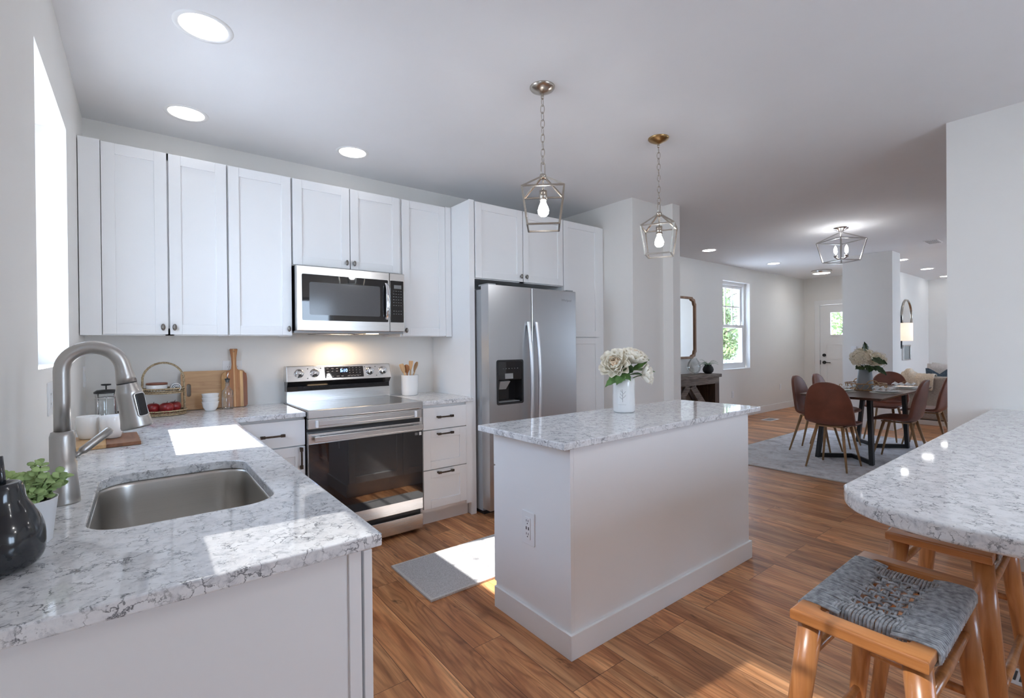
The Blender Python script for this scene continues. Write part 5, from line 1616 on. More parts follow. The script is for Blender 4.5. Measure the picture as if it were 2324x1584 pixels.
def peony(root_label, base, centre, axis, R0, leafs=2, seed=0, openness=1.0):
    """a bloom with its stem; base is the vase mouth, centre the middle of the bloom"""
    random.seed(seed)
    t = thing('peony_stem', root_label, 'flower', base, group='cream peonies in the island vase')
    base = Vector(base); c = Vector(centre) - base; ax = Vector(axis).normalized()
    q = ax.to_track_quat('Z', 'Y').to_matrix()
    out = MB(); inn = MB()
    rings = [(11, 1.00, 78), (10, 0.98, 58), (9, 0.90, 38), (8, 0.74, 22)]
    for ri, (k, ln, open_) in enumerate(rings):
        for i in range(k):
            az = 2 * pi * (i + 0.5 * (ri % 2)) / k + random.uniform(-0.15, 0.15)
            el = radians(90 - open_ * openness + random.uniform(-8, 8))
            d = q @ Vector((cos(az) * cos(el), sin(az) * cos(el), sin(el)))
            nn = q @ Vector((-cos(az) * sin(el), -sin(az) * sin(el), cos(el)))
            petal(out, c - ax * R0 * 0.45 + d * R0 * 0.08, d, nn, R0 * 1.12 * ln, R0 * 0.72, 0.5, 0.22 - 0.05 * ri, 0.035)
    for i in range(9):
        az = i * 2.4; el = radians(62 + 3 * i)
        d = q @ Vector((cos(az) * cos(el), sin(az) * cos(el), sin(el)))
        nn = q @ Vector((-cos(az) * sin(el), -sin(az) * sin(el), cos(el)))
        petal(inn, c - ax * R0 * 0.35 + q @ Vector((cos(az), sin(az), 0)) * R0 * 0.16, d, nn, R0 * (0.92 - 0.02 * i), R0 * 0.42, 0.6, 0.22, 0.03)
    out.build('petals', CREAM, t, solid=0.0006); inn.build('centre_petals', PEACH, t, solid=0.0006)
    sp = []
    a0 = Vector((0, 0, -0.06))
    for k in range(6):
        s = k / 5; sp.append(tuple(a0.lerp(c - ax * R0 * 0.4, s) + Vector((0, 0, 0.02 * sin(pi * s)))))
    MB().tube(sp, 0.0032, 7).build('stem', STEM, t)
    return t

def big_leaf(parent, base, d, nrm, length, width, mat=None, droop=-0.25):
    m = MB()
    dd = Vector(d).normalized(); nn = Vector(nrm); nn = (nn - dd * nn.dot(dd)).normalized(); s = dd.cross(nn)
    rows = []
    for i in range(9):
        t = i / 8; w = width * 0.5 * (sin(pi * t ** 0.8) * 1.0 + 0.02) * (1 + 0.10 * (-1) ** i * (0.2 < t < 0.9))
        row = []
        for u in (-1, -0.5, 0, 0.5, 1):
            row.append(tuple(Vector(base) + dd * (length * t) + s * (u * w) + nn * (0.22 * width * abs(u) * 0.5 + droop * length * t * t)))
        rows.append(row)
    m.grid(rows, True)
    return m.build('leaf', mat or LEAF, parent, solid=0.0006)

def island_vase():
    vx, vy = 2.478, -1.915
    r = thing('flower_vase', 'white cylindrical ceramic vase with a twig motif on the island', 'vase', (vx, vy, CT + 0.001))
    MB().lathe([(0, 0), (0.054, 0), (0.0605, 0.004), (0.0635, 0.012), (0.0635, 0.172), (0.061, 0.188), (0.055, 0.197), (0.052, 0.199), (0.050, 0.198), (0.055, 0.172), (0.056, 0.02), (0, 0.012)], 56).build('body', CERAMIC, r)
    PR = pmat('grey_print', (0.10, 0.10, 0.10), 0.5, var=0.05)
    dirv = Vector((0.24774 - vx, -3.72552 - vy)).normalized(); az0 = math.atan2(dirv.y, dirv.x) - 0.12
    def on(u, z): a = az0 + u / 0.0637; return (0.0637 * cos(a), 0.0637 * sin(a), z)
    m = MB()
    m.tube([on(0.002, 0.064), on(0.000, 0.085), on(0.003, 0.11), on(-0.002, 0.136)], 0.0007, 5)
    for z, s, l in ((0.078, -1, 0.017), (0.085, 1, 0.018), (0.098, -1, 0.014), (0.108, 1, 0.017), (0.118, -1, 0.012)):
        m.tube([on(0.001, z), on(0.001 + s * l * 0.6, z + l * 0.45), on(0.001 + s * l, z + l * 1.0)], 0.0007, 5)
    m.build('twig_motif', PR, r)
    m = MB(); x = -0.024
    for w in (0.004, 0.003, 0.005, 0.003, 0.004, 0.004, 0.003, 0.005):
        m.tube([on(x, 0.048), on(x + w, 0.048)], 0.0008, 4); x += w + 0.0018
    m.build('small_lettering', LETTER, r)
    # view-independent bouquet: axes chosen from how the stems lean in the photograph
    rt = Vector((0.79, -0.61, 0)); fw = Vector((0.61, 0.79, 0)); up = Vector((0, 0, 1))
    B = Vector((vx, vy, CT + 0.198))
    def P(a, b, c): return tuple(B + rt * a - fw * b + up * c)
    f1 = peony('large cream peony at the left of the island vase, facing the room', tuple(B), P(-0.058, 0.035, 0.088), tuple(rt * -0.35 - fw * 0.75 + up * 0.45), 0.088, seed=1)
    f2 = peony('tall cream peony at the top right of the island vase', tuple(B), P(0.058, 0.0, 0.118), tuple(rt * 0.25 - fw * 0.3 + up * 0.9), 0.085, seed=2, openness=0.85)
    f3 = peony('cream peony drooping low at the right of the island vase', tuple(B), P(0.122, 0.03, 0.020), tuple(rt * 0.85 - fw * 0.35 + up * 0.15), 0.066, seed=3, openness=0.8)
    f4 = peony('cream peony at the back top of the island vase', tuple(B), P(0.01, -0.04, 0.125), tuple(rt * -0.1 + fw * 0.3 + up * 0.9), 0.075, seed=4, openness=0.9)
    L = lambda v: tuple(rt * v[0] - fw * v[1] + up * v[2])
    big_leaf(f1, L((-0.03, 0.05, 0.02)), L((-0.75, 0.35, -0.35)), L((0, 0.6, 0.8)), 0.115, 0.055)
    big_leaf(f1, L((-0.02, 0.055, 0.03)), L((-0.4, 0.5, -0.45)), L((0, 0.7, 0.7)), 0.085, 0.060)
    big_leaf(f1, L((-0.02, 0.04, 0.03)), L((0.35, 0.6, -0.25)), L((0, 0.6, 0.8)), 0.075, 0.055)
    big_leaf(f2, L((0.045, 0.02, 0.045)), L((0.8, 0.1, 0.45)), L((-0.3, 0.5, 0.8)), 0.115, 0.045, droop=0.05)
    big_leaf(f2, L((0.01, 0.03, 0.03)), L((0.1, 0.55, 0.5)), L((0, 0.5, -0.8)), 0.075, 0.065, LEAFD)
    big_leaf(f3, L((0.06, 0.0, 0.045)), L((0.95, 0.0, 0.12)), L((-0.1, 0.4, 0.9)), 0.125, 0.038)
    big_leaf(f3, L((0.03, 0.04, 0.02)), L((0.5, 0.6, 0.2)), L((0, 0.3, 0.9)), 0.075, 0.05, LEAFD)
    big_leaf(f4, L((-0.06, -0.02, 0.09)), L((-0.6, 0.0, 0.75)), L((0, 0.8, 0.3)), 0.075, 0.035)
    big_leaf(f4, L((-0.01, 0.03, 0.0)), L((-0.1, 0.6, 0.75)), L((0, 0.7, -0.6)), 0.085, 0.07, LEAFD)
island_vase()

# ------------------------------------------------------------------ woven stools at the bar
def make_stool(label, x, y, rz):
    ZS = 0.700
    r = thing('woven_stool', label, 'stool', (x, y, 0), rz, 'woven stools at the bar')
    hx, hy = 0.2480, 0.123
    def dip(px): return -0.010 * (1 - (px / hx) ** 2)
    # end rails with an oval hand slot, corners running a little way along the sides
    for s in (-1, 1):
        xo, xi = s * hx, s * (hx - 0.092)
        lo, hi = min(xo, xi), max(xo, xi)
        out = rrect(lo, -hy, hi, hy, 0.006, 3)
        hole = rrect(min(s * (hx - 0.048), s * (hx - 0.0925)) , -hy + 0.040, max(s * (hx - 0.048), s * (hx - 0.1)), hy - 0.040, 0.012, 4)
        # C-shaped rail: bar plus two corner blocks
        pts = [(s * hx, -hy), (s * hx, hy), (s * (hx - 0.10), hy), (s * (hx - 0.10), hy - 0.042), (s * (hx - 0.060), hy - 0.042)]
        for k in range(1, 6):
            a = k / 6 * pi / 2
            pts.append((s * (hx - 0.060 + 0.014 * sin(a)), hy - 0.042 - 0.014 * (1 - cos(a))))
        for k in range(1, 6):
            a = k / 6 * pi / 2
            pts.append((s * (hx - 0.060 + 0.014 * cos(a)), -hy + 0.042 + 0.014 * (1 - sin(a))))
        pts += [(s * (hx - 0.060), -hy + 0.042), (s * (hx - 0.10), -hy + 0.042), (s * (hx - 0.10), -hy)]
        outline_slab('end_rail', [pts], ZS - 0.026, ZS, TEAKH, r, bevel=0.005)
    for s in (-1, 1):
        MB().box(-hx + 0.1, s * hy - (0.036 if s > 0 else 0), ZS - 0.028, hx - 0.1, s * hy + (0.036 if s < 0 else 0), ZS - 0.006).build('side_rail', TEAKH, r, bevel=0.004)
        MB().tube([(s * (hx - 0.098), -hy + 0.02, ZS - 0.016), (s * (hx - 0.098), hy - 0.02, ZS - 0.016)], 0.007, 8).build('inner_bar', TEAKH, r)
    # cord: bands wrapped over both sides, rolls wrapped over the inner bars, open weave between
    m = MB(); cr = 0.0035
    for s in (-1, 1):
        n = 42
        for i in range(n):
            px = -hx + 0.062 + (2 * hx - 0.124) * (i + 0.5) / n
            j = random.uniform(-0.0012, 0.0012)
            ys = [hy - 0.075, hy - 0.05, hy - 0.02, hy - 0.002, hy + 0.004, hy + 0.004, hy - 0.004, hy - 0.03]
            zs = [ZS - 0.006, ZS - 0.001, ZS + 0.001, ZS - 0.001, ZS - 0.009, ZS - 0.026, ZS - 0.033, ZS - 0.033]
            m.tube([(px + j * (k - 3), s * yy, zz) for k, (yy, zz) in enumerate(zip(ys, zs))], cr, 5, caps=False)
        n = 20
        for i in range(n):
            py = -hy + 0.052 + (2 * hy - 0.104) * (i + 0.5) / n
            xs = [hx - 0.145, hx - 0.118, hx - 0.100, hx - 0.088, hx - 0.082, hx - 0.088, hx - 0.105]
            zs = [ZS - 0.008, ZS - 0.003, ZS - 0.001, ZS - 0.004, ZS - 0.016, ZS - 0.030, ZS - 0.034]
            m.tube([(s * xx, py + random.uniform(-.001, .001), zz) for xx, zz in zip(xs, zs)], cr, 5, caps=False)
    x0, x1, y0, y1 = -hx + 0.135, hx - 0.135, -hy + 0.066, hy - 0.066
    nx, ny = 10, 6
    for j in range(ny):
        py = y0 + (y1 - y0) * (j + 0.5) / ny
        for o in (-0.0032, 0.0032):
            m.tube([(x0 - 0.01 + (x1 - x0 + 0.02) * k / 60, py + o + 0.0022 * sin(k / 60 * nx * pi * 0.5 + (0 if o > 0 else pi)), ZS - 0.006 + 0.0038 * sin(k / 60 * nx * pi + j * pi)) for k in range(61)], 0.0027, 5, caps=False)
    for i in range(nx):
        px = x0 + (x1 - x0) * (i + 0.5) / nx
        m.tube([(px + 0.0016 * sin(k * 1.1), y0 - 0.012 + (y1 - y0 + 0.024) * k / 36, ZS - 0.006 + 0.0038 * sin(k / 36 * ny * pi + i * pi + pi)) for k in range(37)], cr, 5, caps=False)
        for j in range(ny):
            py = y0 + (y1 - y0) * (j + 0.5) / ny
            if (i + j) % 2 == 0: m.sphere((px, py, ZS - 0.003), 0.0058, 5, (1.25, 1.0, 0.7))
    m.build('woven_seat', ROPE, r)
    # legs, splayed; oval section
    feet = {}
    for sx in (-1, 1):
        for sy in (-1, 1):
            top = Vector((sx * (hx - 0.045), sy * (hy - 0.028), ZS - 0.024)); ft = Vector((sx * (hx + 0.012), sy * (hy + 0.040), 0.0))
            pts = [ft.lerp(top, t) for t in (0, 0.3, 0.7, 1.0)]
            MB().tube([tuple(p) for p in pts], [0.0165, 0.0195, 0.0235, 0.0255], 20, flat=0.85).build('leg', TEAK, r)
            feet[(sx, sy)] = (ft, top)
    def on(k, z): f, t = feet[k]; return tuple(f.lerp(t, z / t.z))
    for k1, k2, z in (((-1, -1), (-1, 1), 0.42), ((1, -1), (1, 1), 0.42), ((-1, 1), (1, 1), 0.30), ((-1, -1), (1, -1), 0.30), ((-1, 1), (1, 1), 0.58), ((-1, -1), (1, -1), 0.58)):
        MB().tube([on(k1, z), tuple(Vector(on(k1, z)).lerp(Vector(on(k2, z)), 0.5)), on(k2, z)], [0.0095, 0.0125, 0.0095], 12).build('stretcher', TEAK, r)
    return r
st0 = make_stool('nearest stool with grey woven cord seat, in front of the bar end', 1.668, -3.371, 0.0)
dup(st0, (2.384, -3.368, 0), 0.0, 'second teak stool tucked under the bar behind the nearest stool')

# ------------------------------------------------------------------ dining room
o = MB().box(-1.45, -1.20, 0.0015, 1.45, 1.20, 0.009).build('area_rug', RUG, None, loc=(6.86, -1.945, 0), bevel=0.003)
tag(o, 'large faded grey patterned rug under the dining table', 'rug')
m = MB()
for a in ((-1.455, -1.205, 1.455, -1.19), (-1.455, 1.19, 1.455, 1.205), (-1.455, -1.19, -1.44, 1.19), (1.44, -1.19, 1.455, 1.19)): m.box(a[0], a[1], 0.001, a[2], a[3], 0.0098)
m.build('bound_edge', BORDER, o)
RZ = 0.0128

def dining_table():
    cx, cy = 6.98, -1.87
    r = thing('dining_table', 'dining table with dark walnut top and black angled metal legs on the rug', 'table', (cx, cy, RZ))
    hx, hy = 0.99, 0.375; zt = 0.75 - RZ
    m = MB(); pts = [(-hx, -hy), (hx, -hy), (hx, hy), (-hx, hy)]
    m.hexa([(-hx + 0.02, -hy + 0.02, zt - 0.026), (hx - 0.02, -hy + 0.02, zt - 0.026), (hx - 0.02, hy - 0.02, zt - 0.026), (-hx + 0.02, hy - 0.02, zt - 0.026)], [(x, y, zt) for x, y in pts])
    m.build('tabletop', WALNUT, r, bevel=0.002)
    MB().box(-hx + 0.25, -0.16, zt - 0.055, hx - 0.25, -0.12, zt - 0.027).box(-hx + 0.25, 0.12, zt - 0.055, hx - 0.25, 0.16, zt - 0.027).build('under_rail', BLACKMET, r)
    for s in (-1, 1):
        fx = s * 0.66; tx = s * 0.63; bx = s * 0.41
        for q in (-1, 1):
            m = MB()
            f = Vector((fx, 0.055 + q * 0.255, 0)); t = Vector((tx, 0.03 + q * 0.205, zt - 0.028))
            w = 0.020
            m.hexa([(f.x - 0.030, f.y - w, 0), (f.x + 0.030, f.y - w, 0), (f.x + 0.030, f.y + w, 0), (f.x - 0.030, f.y + w, 0)], [(t.x - 0.040, t.y - w, t.z), (t.x + 0.040, t.y - w, t.z), (t.x + 0.040, t.y + w, t.z), (t.x - 0.040, t.y + w, t.z)])
            m.build('leg', BLACKMET, r, bevel=0.003)
        m = MB()
        m.bar((fx, 0.31, 0.022), (bx, 0.05, 0.022), 0.030, 0.044).bar((bx, 0.05, 0.022), (fx, -0.20, 0.022), 0.030, 0.044)
        m.build('foot_bar', BLACKMET, r, bevel=0.002)
        MB().box(tx - 0.045, -0.25, zt - 0.034, tx + 0.045, 0.25, zt - 0.0265).build('top_plate', BLACKMET, r)
dining_table()

def chair_proto(label, x, y, rz):
    """chair faces local +x"""
    r = thing('dining_chair', label, 'chair', (x, y, RZ), rz, 'brown shell chairs around the dining table')
    prof = [(0.235, 0.437, 0.150, 0.00), (0.215, 0.452, 0.190, 0.00), (0.13, 0.462, 0.222, 0.010), (0.02, 0.455, 0.232, 0.018), (-0.08, 0.447, 0.233, 0.025), (-0.135, 0.455, 0.233, 0.034), (-0.168, 0.490, 0.233, 0.045),
            (-0.184, 0.545, 0.231, 0.052), (-0.196, 0.620, 0.224, 0.052), (-0.207, 0.700, 0.210, 0.046), (-0.216, 0.775, 0.188, 0.036), (-0.222, 0.830, 0.158, 0.025), (-0.226, 0.868, 0.115, 0.014), (-0.229, 0.888, 0.060, 0.004), (-0.230, 0.893, 0.016, 0.0)]
    rows = []; nn = 12
    for i, (px, pz, hw, cup) in enumerate(prof):
        a = prof[max(i - 1, 0)]; b = prof[min(i + 1, len(prof) - 1)]
        tx, tz = b[0] - a[0], b[1] - a[1]; l = math.hypot(tx, tz); nx, nz = tz / l, -tx / l     # inward normal
        row = []
        for k in range(nn + 1):
            u = -1 + 2 * k / nn
            c = cup * abs(u) ** 2.2
            row.append((px + nx * c, hw * u, pz + nz * c))
        rows.append(row)
    m = MB(); m.grid(rows, True)
    m.build('seat_shell', LEATHER, r, solid=0.030, subsurf=1)
    b = MB()
    b.box(-0.12, -0.13, 0.422, 0.14, -0.10, 0.436).box(-0.12, 0.10, 0.422, 0.14, 0.13, 0.436).box(0.10, -0.13, 0.422, 0.13, 0.13, 0.436).box(-0.12, -0.13, 0.422, -0.09, 0.13, 0.436)
    b.build('under_frame', LEGW, r)
    for sx, sy, fx, fy in ((1, 1, 0.215, 0.178), (1, -1, 0.215, -0.178), (-1, 1, -0.225, 0.185), (-1, -1, -0.225, -0.185)):
        top = Vector((0.115 * sx, 0.115 * sy, 0.432)); ft = Vector((fx, fy, 0))
        MB().tube([tuple(ft), tuple(ft.lerp(top, 0.5)), tuple(top)], [0.0085, 0.0125, 0.0155], 14).build('leg', LEGW, r)
    return r
ch0 = chair_proto('brown leather shell chair at the near end of the dining table, back to the kitchen', 5.975, -1.835, 0.0)
G = 'brown shell chairs around the dining table'
dup(ch0, (6.625, -1.435, RZ), radians(-90), 'brown shell chair nearest the kitchen on the window side of the dining table')
dup(ch0, (7.20, -1.45, RZ), radians(-90), 'brown shell chair farther from the kitchen on the window side of the dining table')
dup(ch0, (6.81, -2.195, RZ), radians(90), 'brown shell chair nearest the kitchen on the sofa side of the dining table')
dup(ch0, (7.935, -2.2, RZ), radians(90), 'brown shell chair farther from the kitchen on the sofa side of the dining table')
dup(ch0, (8.12, -1.725, RZ), radians(180), 'brown shell chair at the far end of the dining table, facing the kitchen')

TZ = 0.7508
def place_setting(x, y, where):
    mt = MB().lathe([(0, 0), (0.148, 0), (0.150, 0.002), (0.146, 0.004), (0, 0.004)], 44).build('placemat', LINEN, None, loc=(x, y, TZ))
    tag(mt, 'round pale linen placemat ' + where, 'placemat', 'placemats on the dining table')
    p = MB().lathe([(0, 0.0), (0.075, 0.0), (0.085, 0.004), (0.124, 0.014), (0.128, 0.017), (0.122, 0.017), (0.085, 0.008), (0, 0.006)], 44).build('dinner_plate', CERAMIC, None, loc=(x, y, TZ + 0.0045))
    tag(p, 'white dinner plate ' + where, 'plate', 'plates on the dining table')
    random.seed(int(x * 100))
    m = MB(); rows = []
    for i in range(12):
        row = []
        for k in range(14):
            u = -1 + 2 * i / 11; v = -1 + 2 * k / 13
            row.append((0.088 * u, 0.105 * v, 0.016 + 0.046 * abs(sin(5.5 * v)) * (1 - 0.5 * abs(u)) + random.uniform(0, 0.006)))
        rows.append(row)
    m.grid(rows, True)
    n = m.build('napkin', LINENW, None, solid=0.003, loc=(x, y, TZ + 0.009))
    tag(n, 'folded white napkin with a ring ' + where, 'napkin', 'napkins on the dining table')
    MB().tube([(0.0, 0.014 * cos(a * pi / 8), 0.058 + 0.014 * sin(a * pi / 8)) for a in range(16)], 0.003, 6, closed=True).build('napkin_ring', BRASS, n)
LINENW = weave_mat('white_napkin_cloth', (0.76, 0.76, 0.76), (0.84, 0.84, 0.84), 150, 0.9)
place_setting(6.745, -2.088, 'at the near seat on the sofa side')
place_setting(7.52, -2.07, 'at the far seat on the sofa side')
place_setting(6.60, -1.70, 'at the near seat on the window side')
place_setting(7.38, -1.68, 'at the far seat on the window side')

def tray():
    cx, cy = 7.005, -1.825
    r = thing('rattan_tray', 'round open rattan tray with two loop handles in the table centre', 'tray', (cx, cy, TZ))
    R = 0.200
    m = MB(); n = 36
    for zz, k in ((0.005, 0.95), (0.075, 1.0)):
        m.tube([(R * k * cos(2 * pi * i / n), R * k * sin(2 * pi * i / n), zz) for i in range(n)], 0.0055, 6, closed=True)
    for i in range(20):
        a, b = 2 * pi * i / 20, 2 * pi * (i + 0.75) / 20
        m.tube([(R * .95 * cos(a), R * .95 * sin(a), 0.005), (R * cos(b), R * sin(b), 0.075)], 0.0038, 5)
        a, b = 2 * pi * (i + 0.9) / 20, 2 * pi * (i + 0.3) / 20
        if i % 2: m.tube([(R * .95 * cos(a), R * .95 * sin(a), 0.005), (R * cos(b), R * sin(b), 0.075)], 0.0034, 5)
    m.lathe([(0, 0.002), (R * 0.95, 0.002), (R * 0.95, 0.006), (0, 0.006)], n, (0, 0, 0), False)
    m.build('basket_wall', RATTANB, r)
    for a0 in (radians(215), radians(35)):
        pts = [(R * cos(a0 + 0.28 * cos(t)), R * sin(a0 + 0.28 * cos(t)), 0.075 + 0.045 * sin(t)) for t in [pi * i / 12 for i in range(13)]]
        MB().tube(pts, 0.0055, 8).build('loop_handle', RATTANB, r)
    v = thing('flower_vase', 'tapered grey vase standing in the rattan tray on the dining table', 'vase', (cx - 0.02, cy, TZ + 0.0065))
    GV = pmat('matte_grey_glaze', (0.30, 0.325, 0.345), 0.6, var=0.03)
    MB().lathe([(0, 0), (0.082, 0), (0.085, 0.004), (0.077, 0.12), (0.063, 0.228), (0.061, 0.232), (0.057, 0.230), (0.075, 0.02), (0, 0.012)], 40).build('body', GV, v)
    B = Vector((cx - 0.02, cy, TZ + 0.235))
    rt = Vector((0.79, -0.61, 0)); fw = Vector((0.61, 0.79, 0)); up = Vector((0, 0, 1))
    def hyd(label, a, b, c, rad, seed):
        random.seed(seed)
        t = thing('hydrangea_stem', label, 'flower', tuple(B), group='hydrangeas in the grey vase')
        ctr = rt * a - fw * b + up * c
        m = MB()
        N_ = 130
        for i in range(N_):
            zf = 1 - 1.75 * (i + 0.5) / N_; ph = i * 2.39996
            rr = math.sqrt(max(0, 1 - zf * zf)); d = Vector((rr * cos(ph), rr * sin(ph), zf))
            p = ctr + d * rad * random.uniform(0.74, 1.08); q = d.to_track_quat('Z', 'Y').to_matrix(); sp = random.uniform(0, 1.5)
            for k in range(4):
                az = sp + k * pi / 2
                e1 = q @ Vector((cos(az), sin(az), 0.25)); e2 = q @ Vector((cos(az + pi / 2), sin(az + pi / 2), 0)); s = rad * random.uniform(0.16, 0.24)
                m.add([tuple(p), tuple(p + e1 * s * 0.6 + e2 * s * 0.5), tuple(p + e1 * s * 1.15), tuple(p + e1 * s * 0.6 - e2 * s * 0.5)], [(0, 1, 2, 3)], True)
        m.build('flower_head', HYDR, t)
        MB().tube([(0, 0, -0.12), tuple(ctr * 0.4), tuple(ctr * 0.85)], 0.004, 6).build('stem', STEM, t)
        return t
    a = hyd('beige hydrangea head at the left of the grey table vase', -0.088, 0.05, 0.140, 0.104, 1)
    b = hyd('beige hydrangea head at the right of the grey table vase', 0.138, 0.0, 0.115, 0.094, 2)
    c = hyd('beige hydrangea head at the back top of the grey table vase', 0.035, -0.06, 0.165, 0.090, 3)
    L = lambda v_: tuple(rt * v_[0] - fw * v_[1] + up * v_[2])
    for par, base, d, ln, w in ((a, (-0.06, 0.05, 0.04), (-0.85, 0.3, -0.15), 0.12, 0.09), (a, (-0.02, 0.08, 0.05), (-0.35, 0.6, -0.45), 0.12, 0.10), (b, (0.05, 0.08, 0.12), (0.6, 0.4, -0.25), 0.13, 0.12), (b, (0.06, 0.06, 0.04), (0.6, 0.5, -0.55), 0.15, 0.10), (b, (0.03, 0.08, 0.14), (0.1, 0.8, -0.5), 0.11, 0.10), (c, (0.0, 0.0, 0.20), (-0.1, 0.2, 1.0), 0.13, 0.085), (c, (0.0, 0.07, 0.04), (0.1, 0.7, -0.3), 0.10, 0.09)):
        big_leaf(par, L(base), L(d), L((0.0, 0.7, 0.7)), ln, w, LEAFD, -0.15)
tray()

# ------------------------------------------------------------------ console, mirror, fern on the dining wall
def console():
    x0, x1, y0, y1 = 5.75, 7.335, 0.12, 0.475
    r = thing('console_table', 'rustic weathered wood console table with crossed braces against the dining wall', 'table', (x0, y0, 0))
    W(r).box(x0, y0, 0.795, x1, y1, 0.845).build('top', GREYWOOD, r, bevel=0.008)
    W(r).box(x0 + 0.06, y0 + 0.02, 0.70, x1 - 0.05, y0 + 0.05, 0.795).box(x0 + 0.06, y1 - 0.05, 0.70, x1 - 0.05, y1 - 0.02, 0.795).build('apron', GREYWOOD, r)
    for a in (x0 + 0.06, x1 - 0.17):
        W(r).box(a, y0 + 0.02, 0, a + 0.12, y0 + 0.07, 0.70).build('leg', DKWOOD, r); W(r).box(a, y1 - 0.07, 0, a + 0.12, y1 - 0.02, 0.70).build('leg', DKWOOD, r)
        W(r).box(a + 0.02, y0 + 0.07, 0.02, a + 0.10, y1 - 0.07, 0.70).build('end_panel', DKWOOD, r)
    W(r).bar((x1 - 0.16, y0 + 0.06, 0.12), (x1 - 0.75, y0 + 0.06, 0.70), 0.03, 0.115).build('diagonal_brace', GREYWOOD, r)
    W(r).bar((x1 - 0.16, y1 - 0.05, 0.30), (x1 - 0.50, y1 - 0.05, 0.70), 0.03, 0.09).build('diagonal_brace', DKWOOD, r)
    W(r).bar((x0 + 0.16, y0 + 0.06, 0.12), (x0 + 0.75, y0 + 0.06, 0.70), 0.03, 0.115).build('diagonal_brace', GREYWOOD, r)
    W(r).box(x0 + 0.18, y0 + 0.04, 0.06, x1 - 0.17, y0 + 0.07, 0.14).build('lower_rail', GREYWOOD, r)
DKWOOD = wood_mat('dark_stained_wood', [(0.3, (0.045, 0.022, 0.012)), (0.7, (0.10, 0.052, 0.030))], (30, 30, 3), 0.6)
console()

def wall_mirror():
    x0, x1, z0, z1 = 6.44, 7.205, 1.075, 2.045
    r = thing('wall_mirror', 'wooden framed mirror with notched corners above the console table', 'mirror', (x0, 0.498, z0))
    def loop(o):
        c, k = 0.105, 0.022
        p = []
        for sx, sz, order in ((1, 1, 0), (-1, 1, 1), (-1, -1, 0), (1, -1, 1)):
            X = x1 - o if sx > 0 else x0 + o; Z = z1 - o if sz > 0 else z0 + o
            q = [(X, Z - sz * c), (X - sx * k * 0.9, Z - sz * (c - k * 0.8)), (X - sx * k * 1.6, Z - sz * k * 1.6), (X - sx * (c - k * 0.8), Z - sz * k * 0.9), (X - sx * c, Z)]
            p += q if order == 0 else q[::-1]
        return p
    T = at(*(-r.location)) @ at(0, 0.498, 0) @ FACE_Y
    outline_slab('frame', [loop(0), loop(0.036)], 0.0, 0.034, MIRWOOD, r, bevel=0.006, T=T)
    outline_slab('glass', [loop(0.030)], 0.006, 0.012, MIRROR, r, T=T)
wall_mirror()

def console_plant():
    r = thing('potted_fern', 'small fern in a round black pot on the console table', 'plant', (7.215, 0.28, 0.8455))
    BP = pmat('matte_black_pot', (0.016, 0.016, 0.018), 0.6, var=0.1)
    MB().lathe([(0, 0), (0.045, 0), (0.075, 0.03), (0.082, 0.065), (0.068, 0.105), (0.050, 0.122), (0.054, 0.138), (0.050, 0.138), (0.047, 0.122), (0, 0.118)], 32).build('pot', BP, r)
    random.seed(21); m = MB()
    for i in range(24):
        a = random.uniform(0, 2 * pi); ln = random.uniform(0.10, 0.19); up_ = random.uniform(0.5, 1.3)
        pts = []
        for k in range(8):
            t = k / 7
            pts.append(Vector((cos(a) * ln * t, sin(a) * ln * t, 0.12 + ln * (up_ * t - 0.75 * t * t))))
        m.tube([tuple(p) for p in pts], 0.0018, 4)
        for k in range(1, 8):
            for s in (-1, 1):
                d = Vector((cos(a + s * 1.0), sin(a + s * 1.0), -0.15)).normalized(); w = 0.030 * (1.1 - k / 9)
                p = pts[k]; e = Vector((cos(a), sin(a), 0))
                m.add([tuple(p - e * 0.004), tuple(p + d * w * 0.5 + e * 0.008), tuple(p + d * w), tuple(p + d * w * 0.5 - e * 0.008)], [(0, 1, 2, 3)], True)
    m.build('fronds', LEAFF, r)
    g = thing('glass_ornament', 'round clear glass vase standing behind the black potted fern', 'vase', (6.95, 0.36, 0.8455))
    MB().lathe([(0, 0.002), (0.05, 0.002), (0.088, 0.05), (0.10, 0.11), (0.085, 0.18), (0.05, 0.225), (0.046, 0.24)], 32).build('glass', GLASSC, g)
console_plant()

# ------------------------------------------------------------------ living room beyond
def sofa():
    x0, x1, y0, y1 = 10.0, 10.95, -3.82, -1.48
    r = thing('sofa', 'beige fabric sofa seen from behind, beyond the dining table', 'sofa', (x0, y1, 0))
    W(r).box(x0, y0, 0.085, x0 + 0.20, y1, 0.760).build('back', SOFAF, r, bevel=0.03, seg=3)
    W(r).box(x0 + 0.20, y0 + 0.19, 0.085, x1, y1 - 0.19, 0.30).build('seat_base', SOFAF, r, bevel=0.01)
    W(r).box(x0 + 0.20, y1 - 0.19, 0.085, x1, y1, 0.58).build('arm', SOFAF, r, bevel=0.03, seg=3); W(r).box(x0 + 0.20, y0, 0.085, x1, y0 + 0.19, 0.58).build('arm', SOFAF, r, bevel=0.03, seg=3)
    for a, b in ((y1 - 0.20, y1 - 1.16), (y1 - 1.18, y0 + 0.20)):
        W(r).box(x0 + 0.20, b, 0.30, x1 + 0.02, a, 0.46).build('seat_cushion', SOFAF, r, bevel=0.03, seg=3)
    W(r).box(x0 + 0.02, y0 + 0.02, 0.0, x1 - 0.02, y1 - 0.02, 0.072).build('white_plinth', TRIM, r)
    W(r).box(x0 + 0.03, y0 + 0.03, 0.072, x1 - 0.03, y1 - 0.03, 0.085).build('shadow_strip', BLACKPL, r)  # black strip stands in for the shadow line above the plinth
sofa()
